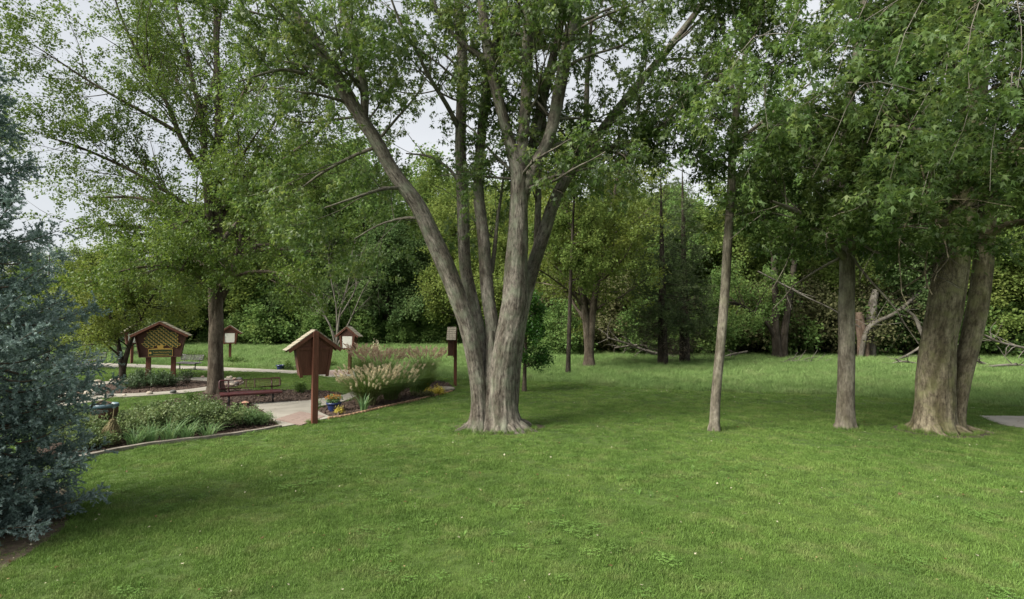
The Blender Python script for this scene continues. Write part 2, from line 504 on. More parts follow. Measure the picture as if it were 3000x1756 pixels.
M = {}
M['lawn_base'] = mat_plain('lawn_base', (0.035, 0.065, 0.010), (0.060, 0.095, 0.018), 0.95, 1.2, 0.5, coord='Object', bscale=40)  # ground under the blades: shade in the gaps is put into this dark green
M['lawn'] = mat_grass('lawn', (0.094, 0.166, 0.036), (0.134, 0.222, 0.048), (0.178, 0.260, 0.064), (0.235, 0.255, 0.102), big=0.30, small=1.9)
M['meadow'] = mat_grass('meadow', (0.125, 0.205, 0.062), (0.175, 0.275, 0.085), (0.220, 0.320, 0.110), (0.255, 0.290, 0.130), big=0.12, small=0.6)
M['mulch'] = mat_plain('mulch', (0.030, 0.019, 0.013), (0.075, 0.050, 0.038), 0.95, 22, 0.9, bscale=60)
M['mulch_chip'] = mat_plain('mulch_chip', (0.045, 0.028, 0.020), (0.12, 0.085, 0.065), 0.9, 3, 0.2, coord='Object')
M['litter'] = mat_plain('litter', (0.050, 0.038, 0.026), (0.10, 0.080, 0.055), 0.95, 14, 0.8, bscale=50)
M['concrete'] = mat_plain('concrete', (0.20, 0.185, 0.155), (0.29, 0.27, 0.23), 0.9, 1.6, 0.25, detail=10, bscale=60)
M['paver'] = mat_plain('paver', (0.175, 0.125, 0.105), (0.265, 0.205, 0.175), 0.9, 7, 0.3)
M['edging'] = mat_plain('edging', (0.12, 0.105, 0.085), (0.22, 0.195, 0.165), 0.9, 7, 0.4)
M['edge_brick'] = mat_plain('edge_brick', (0.20, 0.12, 0.07), (0.32, 0.21, 0.13), 0.9, 12, 0.4)
M['stone'] = mat_plain('stone', (0.27, 0.23, 0.18), (0.42, 0.38, 0.31), 0.85, 9, 0.5)
M['stone_pink'] = mat_plain('stone_pink', (0.32, 0.22, 0.18), (0.44, 0.34, 0.28), 0.85, 9, 0.5)
M['stone_dark'] = mat_plain('stone_dark', (0.07, 0.07, 0.065), (0.13, 0.13, 0.12), 0.85, 9, 0.5)
M['sign_wood'] = mat_plain('sign_wood', (0.085, 0.030, 0.016), (0.125, 0.048, 0.028), 0.65, 6, 0.25, stretch=(6, 6, 0.7), bscale=30)
M['sign_dark'] = mat_plain('sign_dark', (0.055, 0.024, 0.016), (0.085, 0.038, 0.026), 0.7, 6, 0.25, stretch=(6, 6, 0.7), bscale=30)
M['shingle'] = mat_plain('shingle', (0.188, 0.169, 0.131), (0.350, 0.312, 0.237), 0.9, 14, 0.5, stretch=(3, 0.6, 1))
M['notice'] = mat_plain('notice', (0.66, 0.65, 0.58), (0.74, 0.73, 0.67), 0.4, 5, 0.0)
M['gold'] = mat_plain('gold', (0.42, 0.27, 0.055), (0.55, 0.38, 0.10), 0.45, 6, 0.1)
M['sign_green'] = mat_plain('sign_green', (0.014, 0.035, 0.012), (0.03, 0.06, 0.02), 0.5, 6, 0.1)
M['bench_red'] = mat_plain('bench_red', (0.040, 0.011, 0.011), (0.070, 0.016, 0.017), 0.45, 7, 0.1, spec=0.4)
M['bench_black'] = mat_plain('bench_black', (0.018, 0.016, 0.017), (0.035, 0.030, 0.030), 0.4, 7, 0.1, spec=0.5)
M['can_wood'] = mat_plain('can_wood', (0.050, 0.026, 0.016), (0.095, 0.052, 0.032), 0.75, 6, 0.3, stretch=(5, 5, 0.6))
M['can_rim'] = mat_plain('can_rim', (0.045, 0.085, 0.105), (0.07, 0.12, 0.145), 0.35, 4, 0.05, spec=0.5)
M['can_dark'] = mat_plain('can_dark', (0.012, 0.012, 0.013), (0.02, 0.02, 0.02), 0.6, 4, 0.05)
M['pot_blue'] = mat_plain('pot_blue', (0.012, 0.024, 0.085), (0.02, 0.036, 0.115), 0.3, 5, 0.05, spec=0.5)
M['terracotta'] = mat_plain('terracotta', (0.38, 0.20, 0.14), (0.46, 0.27, 0.20), 0.8, 6, 0.2)
M['soil'] = mat_plain('soil', (0.02, 0.014, 0.01), (0.04, 0.03, 0.02), 0.95, 20, 0.6)
M['white_tag'] = mat_plain('white_tag', (0.7, 0.7, 0.68), (0.78, 0.78, 0.76), 0.5, 4, 0.0)
M['bark_maple'] = mat_bark('bark_maple', (0.040, 0.034, 0.028), (0.246, 0.223, 0.187), (0.173, 0.200, 0.140), 22, 0.17, 1.0, 0.6)
M['bark_grey'] = mat_bark('bark_grey', (0.085, 0.074, 0.058), (0.264, 0.240, 0.193), (0.214, 0.214, 0.143), 24, 0.16, 0.6, 0.5)
M['bark_big'] = mat_bark('bark_big', (0.065, 0.053, 0.036), (0.299, 0.261, 0.181), (0.215, 0.224, 0.099), 22, 0.18, 1.0, 0.6)
M['bark_brown'] = mat_bark('bark_brown', (0.052, 0.040, 0.030), (0.172, 0.144, 0.113), (0.138, 0.132, 0.098), 28, 0.14, 0.8, 0.3)
M['bark_dark'] = mat_bark('bark_dark', (0.020, 0.017, 0.013), (0.070, 0.060, 0.047), None, 22, 0.2, 0.6, 0.2)
M['bark_dead'] = mat_bark('bark_dead', (0.07, 0.063, 0.052), (0.20, 0.185, 0.16), None, 26, 0.1, 0.5, 0.2)
M['bark_red'] = mat_bark('bark_red', (0.065, 0.046, 0.034), (0.175, 0.130, 0.100), None, 30, 0.1, 1.0, 0.2)
M['twig'] = mat_bark('twig', (0.04, 0.034, 0.026), (0.11, 0.095, 0.075), None, 40, 0.2, 0.3, 0.1)
M['twig_pale'] = mat_bark('twig_pale', (0.12, 0.11, 0.09), (0.25, 0.235, 0.20), None, 40, 0.2, 0.3, 0.1)
M['leaf_left'] = mat_leaf('leaf_left', (0.045, 0.087, 0.017), (0.087, 0.145, 0.029), (0.139, 0.194, 0.045), 0.38)
M['leaf_main'] = mat_leaf('leaf_main', (0.038, 0.083, 0.019), (0.081, 0.146, 0.029), (0.183, 0.222, 0.067), 0.36, under=(0.173, 0.205, 0.140))
M['leaf_right'] = mat_leaf('leaf_right', (0.026, 0.057, 0.014), (0.052, 0.093, 0.021), (0.103, 0.142, 0.038), 0.36)
M['leaf_spray'] = mat_leaf('leaf_spray', (0.050, 0.105, 0.025), (0.092, 0.155, 0.037), (0.168, 0.206, 0.067), 0.38, under=(0.13, 0.19, 0.09))
M['leaf_yellow'] = mat_leaf('leaf_yellow', (0.080, 0.125, 0.026), (0.130, 0.180, 0.038), (0.190, 0.220, 0.055), 0.42)
M['leaf_far_a'] = mat_leaf('leaf_far_a', (0.070, 0.118, 0.030), (0.115, 0.170, 0.044), (0.170, 0.210, 0.062), 0.40, pscale=0.25, rough=0.8, spec=0.06)
M['leaf_far_b'] = mat_leaf('leaf_far_b', (0.067, 0.126, 0.038), (0.108, 0.180, 0.054), (0.168, 0.228, 0.072), 0.38, pscale=0.25, rough=0.8, spec=0.06)
M['leaf_far_c'] = mat_leaf('leaf_far_c', (0.050, 0.094, 0.034), (0.082, 0.134, 0.048), (0.126, 0.174, 0.066), 0.32, pscale=0.25, rough=0.8, spec=0.06)
M['leaf_far_d'] = mat_leaf('leaf_far_d', (0.085, 0.130, 0.032), (0.130, 0.180, 0.046), (0.190, 0.220, 0.066), 0.40, pscale=0.25, rough=0.8, spec=0.06)
M['leaf_bush'] = mat_leaf('leaf_bush', (0.052, 0.096, 0.031), (0.110, 0.161, 0.058), (0.225, 0.264, 0.122), 0.28)
M['leaf_gloss'] = mat_leaf('leaf_gloss', (0.022, 0.070, 0.012), (0.040, 0.115, 0.018), (0.075, 0.160, 0.030), 0.3, rough=0.35)
M['leaf_rose'] = mat_leaf('leaf_rose', (0.028, 0.060, 0.022), (0.055, 0.095, 0.040), (0.125, 0.165, 0.095), 0.25)
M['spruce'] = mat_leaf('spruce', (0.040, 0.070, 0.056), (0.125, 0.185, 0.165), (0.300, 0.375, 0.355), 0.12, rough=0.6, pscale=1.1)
M['conifer'] = mat_leaf('conifer', (0.040, 0.064, 0.026), (0.072, 0.105, 0.040), (0.120, 0.150, 0.062), 0.2, rough=0.6)
M['spruce_dark'] = mat_leaf('spruce_dark', (0.020, 0.045, 0.028), (0.042, 0.077, 0.050), (0.091, 0.133, 0.091), 0.12, rough=0.6)
M['needle_dead'] = mat_leaf('needle_dead', (0.054, 0.046, 0.029), (0.090, 0.074, 0.048), (0.132, 0.108, 0.072), 0.15)
M['fountain'] = mat_leaf('fountain', (0.046, 0.099, 0.024), (0.092, 0.165, 0.037), (0.191, 0.244, 0.073), 0.3, pscale=1.5)
M['plume'] = mat_leaf('plume', (0.343, 0.296, 0.179), (0.562, 0.499, 0.335), (0.780, 0.718, 0.515), 0.3)
M['plume_pink'] = mat_leaf('plume_pink', (0.336, 0.240, 0.168), (0.512, 0.384, 0.280), (0.704, 0.560, 0.432), 0.3)
M['iris'] = mat_leaf('iris', (0.075, 0.155, 0.060), (0.12, 0.215, 0.085), (0.20, 0.28, 0.11), 0.3)
M['straw'] = mat_leaf('straw', (0.17, 0.12, 0.050), (0.30, 0.22, 0.10), (0.42, 0.33, 0.18), 0.25)
M['flower_orange'] = mat_leaf('flower_orange', (0.36, 0.12, 0.03), (0.52, 0.26, 0.05), (0.60, 0.42, 0.10), 0.3)
M['flower_yellow'] = mat_leaf('flower_yellow', (0.28, 0.24, 0.03), (0.42, 0.36, 0.06), (0.52, 0.46, 0.10), 0.3)
M['flower_purple'] = mat_leaf('flower_purple', (0.035, 0.012, 0.12), (0.06, 0.02, 0.20), (0.10, 0.05, 0.28), 0.2)
M['dry_leaf'] = mat_leaf('dry_leaf', (0.10, 0.055, 0.025), (0.30, 0.22, 0.09), (0.52, 0.48, 0.36), 0.25, patch=0.0)
M['brush'] = mat_leaf('brush', (0.060, 0.070, 0.031), (0.102, 0.108, 0.050), (0.150, 0.144, 0.074), 0.3, rough=0.8, spec=0.05)
# ------------------------------------------------------------------ the ground, paths and beds
def gpoly(px): return [tuple(G(x, y)[:2]) for x, y in px]
def smooth_poly(pts, per=6):
    p = np.array([[a[0], a[1], 0] for a in pts]); n = len(p); out = []
    for i in range(n):
        p0, p1, p2, p3 = p[i - 1], p[i], p[(i + 1) % n], p[(i + 2) % n]
        for t in np.linspace(0, 1, per, endpoint=False):
            out.append(0.5 * (2 * p1 + (p2 - p0) * t + (2 * p0 - 5 * p1 + 4 * p2 - p3) * t ** 2 + (3 * p1 - p0 - 3 * p2 + p3) * t ** 3))
    return [(a[0], a[1]) for a in out]
def inside(pts, poly):
    poly = np.asarray(poly, float); x, y = pts[:, 0], pts[:, 1]
    r = np.zeros(len(pts), bool); n = len(poly); j = n - 1
    for i in range(n):
        xi, yi = poly[i]; xj, yj = poly[j]
        if yi != yj:
            c = ((yi > y) != (yj > y)) & (x < (xj - xi) * (y - yi) / (yj - yi) + xi)
            r ^= c
        j = i
    return r
def sheet(name, poly, z, mat, kind='structure', thick=0.0):
    me = bpy.data.meshes.new(name)
    n = len(poly)
    if thick:
        mb = MB().slab(poly, z - thick, z); me.from_pydata(mb.v, [], mb.f)
    else:
        a = sum(poly[i][0] * poly[(i + 1) % n][1] - poly[(i + 1) % n][0] * poly[i][1] for i in range(n))
        pp = poly if a > 0 else poly[::-1]
        me.from_pydata([(x, y, z) for x, y in pp], [], [tuple(range(n))])
    o = link(name, me, mat)
    return tag(o, kind=kind)

gme = bpy.data.meshes.new('ground')
xs = [-2500, -120, -60, -30, -15, 0, 15, 30, 60, 120, 2500]
ys = [-400, -20, 0, 15, 30, 50, 80, 120, 3000]
gme.from_pydata([(x, y, 0) for y in ys for x in xs], [], [(j * 11 + i, j * 11 + i + 1, (j + 1) * 11 + i + 1, (j + 1) * 11 + i) for j in range(8) for i in range(10)])
tag(link('ground', gme, M['lawn_base']), kind='structure')

RC, RO, RI = G(445, 1133)[:2] * 0 + np.array([-15.05, 22.85]), 3.5, 2.42
def circle(c, r, n=72, a0=0, a1=2 * math.pi): return [(c[0] + r * math.cos(a0 + (a1 - a0) * i / n), c[1] + r * math.sin(a0 + (a1 - a0) * i / n)) for i in range(n)]
ring_poly = circle(RC, RO)
# concrete ring round the sign bed, with a low rim
rv, rf = [], []
prof = [(RO, -0.05), (RO, 0.05), (RO - 0.12, 0.065), (RO - 0.5, 0.055), (RI + 0.02, 0.04), (RI, -0.05)]
for k in range(72):
    a = 2 * math.pi * k / 72
    for r_, z_ in prof: rv.append((RC[0] + r_ * math.cos(a), RC[1] + r_ * math.sin(a), z_))
for k in range(72):
    for i in range(5):
        a, b = k * 6, ((k + 1) % 72) * 6
        rf.append((a + i, b + i, b + i + 1, a + i + 1))
me = bpy.data.meshes.new('concrete_ring'); me.from_pydata(rv, [], rf)
tag(link('concrete_ring_path', me, M['concrete']), kind='structure')
sheet('sign_bed_mulch', circle(RC, RI + 0.01), 0.02, M['mulch'])

walk = gpoly([(826, 1253), (900, 1240), (972, 1226), (945, 1214), (925, 1203), (935, 1193), (1000, 1180), (1030, 1170), (1080, 1140), (1090, 1122), (1060, 1122), (1040, 1142), (1012, 1158), (985, 1163), (900, 1176), (800, 1181), (737, 1184), (752, 1194), (775, 1210), (800, 1233)])
far_path = gpoly([(150, 1066), (228, 1066), (300, 1065), (400, 1068), (500, 1072), (600, 1075), (660, 1078), (760, 1082), (860, 1087), (940, 1086), (1010, 1085), (1075, 1092), (1095, 1120), (1060, 1122), (1040, 1112), (1010, 1107), (960, 1105), (880, 1097), (800, 1093), (700, 1090), (600, 1086), (520, 1081), (420, 1078), (300, 1077), (228, 1077), (150, 1078)])
side_path = gpoly([(262, 1163), (305, 1174), (200, 1191), (100, 1203), (-60, 1226), (-60, 1203), (110, 1183), (200, 1170)])
slab = gpoly([(2868, 1220), (3090, 1224), (3140, 1262), (3000, 1257), (2950, 1250), (2905, 1237)])
sheet('garden_walk_pavement', walk, 0.028, M['concrete'], thick=0.08)
sheet('far_path', far_path, 0.022, M['concrete'], thick=0.06)
sheet('side_path', side_path, 0.025, M['concrete'], thick=0.06)
sheet('concrete_pad_pavement', slab, 0.03, M['concrete'], thick=0.08)
far_brick = gpoly([(895, 1091), (940, 1088), (1005, 1087), (1030, 1096), (985, 1101), (930, 1098)])
sheet('far_brick_pavement', far_brick, 0.027, M['paver'])

bed_left = gpoly([(215, 1350), (300, 1331), (400, 1312), (500, 1298), (600, 1287), (700, 1274), (770, 1263), (818, 1253), (800, 1233), (775, 1210), (752, 1194), (737, 1184), (800, 1181), (900, 1176), (985, 1162), (1004, 1154), (960, 1147), (870, 1142), (790, 1146), (700, 1140), (640, 1143), (585, 1152), (535, 1166), (480, 1180), (440, 1198), (420, 1215), (330, 1225), (230, 1240), (120, 1280), (100, 1345)])
bed_right = gpoly([(976, 1226), (1010, 1221), (1060, 1210), (1110, 1198), (1180, 1182), (1250, 1166), (1320, 1149), (1336, 1140), (1310, 1122), (1250, 1112), (1150, 1118), (1085, 1138), (1045, 1165), (1020, 1176), (1000, 1181), (940, 1193), (929, 1204), (950, 1215)])
bed_spruce = smooth_poly(gpoly([(-300, 1860), (-60, 1715), (30, 1655), (110, 1605), (190, 1545), (205, 1480), (180, 1420), (0, 1390), (-400, 1400)]))
sheet('left_bed_mulch', bed_left, 0.009, M['mulch'])
sheet('right_bed_mulch', bed_right, 0.010, M['mulch'])
sheet('spruce_bed_litter', bed_spruce, 0.008, M['litter'])
mt_base = G(1458, 1258)
main_litter = [(mt_base[0] + 0.05 + 1.12 * math.cos(a) * (1 + .12 * math.sin(3 * a)), mt_base[1] + 0.12 + 0.85 * math.sin(a)) for a in np.linspace(0, 2 * math.pi, 40, endpoint=False)]
sheet('maple_foot_soil', main_litter, 0.006, M['litter'])
base_soil = []
for k_, (px_, py_, rr_) in enumerate([(2090, 1258, .28), (2477, 1252, .42), (2752, 1264, .92)]):
    g_ = G(px_, py_)
    po = [(g_[0] + rr_ * math.cos(a) * (1 + .15 * math.sin(2 * a + k_)), g_[1] + rr_ * math.sin(a)) for a in np.linspace(0, 2 * math.pi, 24, endpoint=False)]
    base_soil.append(po); sheet('trunk_foot_soil', po, 0.005, M['litter'])
# strip of bare leaf litter where the mown lawn meets the meadow
lit = gpoly([(1560, 1117), (1700, 1121), (1850, 1136), (2000, 1143), (2200, 1150), (2330, 1151), (2330, 1156), (2200, 1156), (2000, 1151), (1850, 1145), (1700, 1128)])

EXCL = [ring_poly, walk, far_path, side_path, slab, bed_left, bed_right, bed_spruce]

# brick paving let into the walk, one object per brick
bp0, bp1, bp2 = G(806, 1233)[:2], G(879, 1209)[:2], G(845, 1247)[:2]
bo = empty('brick_paving', (bp0[0], bp0[1], 0.03)); tag(bo, kind='structure')
ea, eb = bp1 - bp0, G(952, 1223)[:2] - bp1
la, lb = np.linalg.norm(ea), np.linalg.norm(eb)
ea, eb = ea / la, eb / lb
na_, nb_ = max(3, int(la / 0.20)), max(4, int(lb / 0.10))
brick_me = [MB().box((0, 0, 0), (la / na_ - 0.008, lb / nb_ - 0.008, 0.03)).mesh('brick', M['paver'], 0.004)]
ang_a = math.atan2(ea[1], ea[0])
rnd = random.Random(4)
for i in range(na_):
    for j in range(nb_):
        c = ea * (i + .5 + (.0 if j % 2 else .0)) * la / na_ + eb * (j + .5) * lb / nb_
        link('brick', brick_me[0], None, bo, (c[0], c[1], -0.006 + rnd.uniform(-.002, .002)), (rnd.uniform(-.01, .01), rnd.uniform(-.01, .01), ang_a))

# ------------------------------------------------------------------ grass: tufts set out as points, one object each
def blades(rng, n, rad, h, wd, lean=0.5, seg=2):
    Vs, Fs, b = [], [], 0
    for i in range(n):
        a, r_ = rng.random() * 6.283, rad * math.sqrt(rng.random())
        bx_, by_ = r_ * math.cos(a), r_ * math.sin(a)
        hh = h * rng.uniform(0.55, 1.15); ww = wd * rng.uniform(0.7, 1.2)
        da = rng.random() * 6.283; ln = hh * lean * rng.uniform(0.1, 1.3)
        fa = rng.random() * 6.283
        ux, uy = math.cos(fa) * ww / 2, math.sin(fa) * ww / 2
        mx_, my_ = bx_ + math.cos(da) * ln * .35, by_ + math.sin(da) * ln * .35
        Vs += [(bx_ - ux, by_ - uy, -0.004), (bx_ + ux, by_ + uy, -0.004), (mx_ + ux * .8, my_ + uy * .8, hh * .6), (mx_ - ux * .8, my_ - uy * .8, hh * .6),
               (bx_ + math.cos(da) * ln, by_ + math.sin(da) * ln, hh)]
        Fs += [(b, b + 1, b + 2, b + 3), (b + 3, b + 2, b + 4)]
        b += 5
    return Vs, Fs
def proto(name, V, F, mat):
    me = bpy.data.meshes.new(name); me.from_pydata(V, [], F); me.materials.append(mat); me.update()
    return bpy.data.objects.new(name, me)
def scatter(name, pts, rot, scl, var, protos, label, cat):
    me = bpy.data.meshes.new(name)
    n = len(pts)
    me.vertices.add(n); me.vertices.foreach_set('co', np.ascontiguousarray(pts, np.float32).ravel())
    for an, ty, arr in (('rot', 'FLOAT_VECTOR', rot), ('scl', 'FLOAT', scl)):
        a = me.attributes.new(an, ty, 'POINT'); a.data.foreach_set('vector' if ty == 'FLOAT_VECTOR' else 'value', np.ascontiguousarray(arr, np.float32).ravel())
    a = me.attributes.new('var', 'INT', 'POINT'); a.data.foreach_set('value', np.ascontiguousarray(var, np.int32))
    o = link(name, me)
    ng = bpy.data.node_groups.new(name, 'GeometryNodeTree')
    ng.interface.new_socket('Geometry', in_out='INPUT', socket_type='NodeSocketGeometry')
    ng.interface.new_socket('Geometry', in_out='OUTPUT', socket_type='NodeSocketGeometry')
    N_ = ng.nodes
    gi, go = N_.new('NodeGroupInput'), N_.new('NodeGroupOutput')
    def attr(nm, ty):
        q = N_.new('GeometryNodeInputNamedAttribute'); q.data_type = ty; q.inputs['Name'].default_value = nm
        return next(s for s in q.outputs if s.enabled and s.name == 'Attribute')
    ar, as_, av = attr('rot', 'FLOAT_VECTOR'), attr('scl', 'FLOAT'), attr('var', 'INT')
    jn = N_.new('GeometryNodeJoinGeometry')
    for i, pr in enumerate(protos):
        oi = N_.new('GeometryNodeObjectInfo'); oi.inputs['Object'].default_value = pr
        ip = N_.new('GeometryNodeInstanceOnPoints')
        cp = N_.new('FunctionNodeCompare'); cp.data_type = 'INT'; cp.operation = 'EQUAL'
        ints = [s for s in cp.inputs if s.type == 'INT']
        ng.links.new(av, ints[0]); ints[1].default_value = i
        ng.links.new(gi.outputs[0], ip.inputs['Points']); ng.links.new(cp.outputs[0], ip.inputs['Selection'])
        ng.links.new(oi.outputs['Geometry'], ip.inputs['Instance'])
        ng.links.new(ar, ip.inputs['Rotation']); ng.links.new(as_, ip.inputs['Scale'])
        ng.links.new(ip.outputs[0], jn.inputs[0])
    ng.links.new(jn.outputs[0], go.inputs[0])
    md = o.modifiers.new('scatter', 'NODES'); md.node_group = ng
    return tag(o, label, cat, kind='stuff')

rngG = np.random.default_rng(11)
def wedge(y0, y1, dens, margin=2.5):
    hw = y1 * 0.955 + margin
    n = int((y1 - y0) * 2 * hw * dens)
    p = np.stack([rngG.uniform(-hw, hw, n), rngG.uniform(y0, y1, n)], 1)
    return p[np.abs(p[:, 0]) < p[:, 1] * 0.955 + margin]
meadow_poly = gpoly([(-900, 1060), (150, 1062), (228, 1062), (300, 1061), (500, 1069), (660, 1075), (860, 1084), (1010, 1082), (1080, 1088), (1200, 1100), (1340, 1112), (1500, 1117), (1700, 1122), (1850, 1138), (2100, 1149), (2330, 1153), (2700, 1172), (3000, 1195), (3600, 1230), (4200, 985), (-1200, 985)])
def not_in(p, polys):
    k = np.ones(len(p), bool)
    for q in polys: k &= ~inside(p, q)
    return k
lp = np.vstack([wedge(3.9, 8, 330), wedge(8, 12, 190), wedge(12, 18, 110), wedge(18, 30, 55), wedge(30, 42, 22)])
k = not_in(lp, EXCL[:-1] + [meadow_poly]) & ((~inside(lp, bed_spruce)) | (rngG.random(len(lp)) < .10))
soft = main_litter
ins = inside(lp, soft)
for q in base_soil: ins |= inside(lp, q)
k &= (~ins) | (rngG.random(len(lp)) < 0.10)
k &= (~inside(lp, lit)) | (rngG.random(len(lp)) < 0.6)
lp = lp[k]
n = len(lp)
prs = [proto('tuft%d' % i, *blades(random.Random(20 + i), 38, 0.075, (0.032, 0.026, 0.038, 0.022)[i], 0.0042, 0.85), M['lawn']) for i in range(4)]
dist = np.hypot(lp[:, 0], lp[:, 1])
scatter('lawn_grass', np.c_[lp, np.zeros(n)], np.c_[rngG.normal(0, .06, (n, 2)), rngG.uniform(0, 6.28, n)],
        np.clip(0.85 + dist * 0.035, 1.0, 2.0) * rngG.uniform(0.75, 1.25, n) * (1 + .22 * np.sin(lp[:, 0] * 1.7 + 1.1 * np.sin(lp[:, 1] * .9)) * np.sin(lp[:, 1] * 2.3 + np.sin(lp[:, 0] * .7)) + .16 * np.sin(lp[:, 0] * 4.1 + lp[:, 1] * 3.3)), rngG.integers(0, 4, n), prs, 'short mown green lawn grass across the foreground', 'grass')
feet = [(*mt_base[:2], .86, .62), (*G(2090, 1260)[:2], .17, .17), (*G(2477, 1255)[:2], .34, .32), (*G(2755, 1262)[:2], .78, .6), (*G(915, 1240)[:2], .12, .12), (*G(1322, 1131)[:2], .12, .12)]
fq = []
for (fx, fy, ra, rb) in feet:
    for _ in range(int(150 * (ra + rb))):
        t = rngG.uniform(0, 6.283); e_ = 1 + abs(rngG.normal(0, .10))
        fq.append((fx + ra * e_ * math.cos(t), fy + rb * e_ * math.sin(t)))
fq = np.array(fq); fq = fq[not_in(fq, [walk, bed_left, bed_right])]; n = len(fq)
prl = [proto('long_tuft%d' % i, *blades(random.Random(80 + i), 16, .05, (.09, .12)[i], .0055, .8), M['lawn']) for i in range(2)]
scatter('untrimmed_grass', np.c_[fq, np.zeros(n)], np.c_[rngG.normal(0, .12, (n, 2)), rngG.uniform(0, 6.28, n)], rngG.uniform(.6, 1.3, n), rngG.integers(0, 2, n), prl, 'longer untrimmed grass round the feet of trunks and posts', 'grass')
# taller weeds and clover in patches of the lawn
cp_ = wedge(4, 16, 13)
from math import sin
pat = np.sin(cp_[:, 0] * 0.9 + 1.3) * np.sin(cp_[:, 1] * 1.1 + .4) + 0.5 * np.sin(cp_[:, 0] * 2.3 + cp_[:, 1] * 1.7) + rngG.normal(0, .6, len(cp_))
cp_ = cp_[(pat > 0.55) & not_in(cp_, EXCL + [meadow_poly, main_litter])]
def clover(rng, n, rad, s):
    V, F, b = [], [], 0
    for i in range(n):
        a, r_ = rng.random() * 6.283, rad * math.sqrt(rng.random()); z = 0.02 + 0.03 * rng.random()
        cx_, cy_ = r_ * math.cos(a), r_ * math.sin(a); t0_ = rng.random() * 6.283
        for q in range(3):
            t = t0_ + q * 2.094
            d_, e_ = (math.cos(t), math.sin(t)), (-math.sin(t), math.cos(t))
            V += [(cx_, cy_, z), (cx_ + s * (d_[0] * .6 + e_[0] * .4), cy_ + s * (d_[1] * .6 + e_[1] * .4), z + .005), (cx_ + s * d_[0], cy_ + s * d_[1], z + .002), (cx_ + s * (d_[0] * .6 - e_[0] * .4), cy_ + s * (d_[1] * .6 - e_[1] * .4), z + .005)]
            F.append((b, b + 1, b + 2, b + 3)); b += 4
    return V, F
M['clover'] = mat_grass('clover', (0.095, 0.185, 0.040), (0.125, 0.225, 0.050), (0.15, 0.245, 0.06), (0.17, 0.25, 0.075))
cl = [proto('clover0', *clover(random.Random(3), 26, .10, .016), M['clover']), proto('weed0', *blades(random.Random(9), 12, .03, .075, .009, 1.0), M['clover'])]
n = len(cp_)
scatter('lawn_clover', np.c_[cp_, np.zeros(n)], np.c_[np.zeros((n, 2)), rngG.uniform(0, 6.28, n)], rngG.uniform(.8, 1.4, n), (rngG.random(n) < .3).astype(int), cl, 'brighter clover and weeds growing in patches of the lawn', 'clover')

mp_ = np.vstack([wedge(17, 32, 26, 4), wedge(32, 50, 13, 6), wedge(50, 85, 6, 8)])
mp_ = mp_[inside(mp_, meadow_poly) & not_in(mp_, [far_path, walk, bed_right])]
n = len(mp_)
mprs = [proto('meadow_tuft%d' % i, *blades(random.Random(60 + i), 46, (.20, .26, .22)[i], (.17, .13, .24)[i], .011, .9), M['meadow']) for i in range(3)]
d_ = np.hypot(mp_[:, 0], mp_[:, 1])
scatter('meadow_grass', np.c_[mp_, np.zeros(n)], np.c_[rngG.normal(0, .08, (n, 2)), rngG.uniform(0, 6.28, n)], np.clip(.5 + d_ * .017, .7, 1.7) * rngG.uniform(.7, 1.25, n), rngG.integers(0, 3, n), mprs, 'longer pale green meadow grass beyond the mown lawn', 'grass')

# mulch chips
def in_poly_pts(poly, dens):
    q = np.asarray(poly); lo, hi = q.min(0), q.max(0)
    n = int(np.prod(hi - lo) * dens)
    p = rngG.uniform(lo, hi, (n, 2))
    return p[inside(p, poly)]
chips = np.vstack([in_poly_pts(bed_left, 110), in_poly_pts(bed_right, 110), in_poly_pts(circle(RC, RI - .02), 80)])
chips = chips[not_in(chips, [walk])]
n = len(chips)
chp = []
for i in range(3):
    r_ = random.Random(i)
    mb = MB().box((0, 0, 0.006), (.07 + .03 * i, .022 + .008 * i, .010))
    chp.append(proto('chip%d' % i, [(x + r_.uniform(-.006, .006), y + r_.uniform(-.005, .005), z) for x, y, z in mb.v], mb.f, M['mulch_chip']))
scatter('mulch_chips', np.c_[chips, np.full(n, .018)], np.c_[rngG.normal(0, .35, (n, 2)), rngG.uniform(0, 6.28, n)], rngG.uniform(.5, 1.3, n), rngG.integers(0, 3, n), chp, 'loose dark brown bark chips covering the planting beds', 'mulch')

# fallen leaves on the lawn
fl = np.vstack([wedge(4.2, 10, 5.5), wedge(10, 18, 4.0), wedge(18, 28, 2.6)])
fl = np.vstack([fl, in_poly_pts(lit, 30), in_poly_pts(main_litter, 20)])
fl = np.vstack([fl, in_poly_pts(bed_spruce, 40)])
fl = fl[not_in(fl, [bed_left, bed_right, far_path])]
n = len(fl)
fp = []
for i, (c_, s_) in enumerate([('dry_leaf', .05), ('dry_leaf', .035), ('dry_leaf', .07)]):
    T_, F_ = LEAF_MAPLE
    V_ = T_ * s_; V_[:, 2] = np.abs(V_[:, 2]) * 3 + .012
    pr = proto('fallen%d' % i, V_.tolist(), F_[0].tolist() + F_[1].tolist(), M['dry_leaf'])
    a = pr.data.attributes.new('tint', 'FLOAT', 'POINT'); a.data.foreach_set('value', np.full(6, (.9, .55, .12)[i], np.float32))
    fp.append(pr)
scatter('fallen_leaves', np.c_[fl, np.full(n, .022)], np.c_[rngG.normal(0, .3, (n, 2)), rngG.uniform(0, 6.28, n)], rngG.uniform(.3, .95, n), rngG.choice(3, n, p=[.34, .5, .16]), fp, 'scattered pale and brown fallen leaves on the lawn', 'leaves')

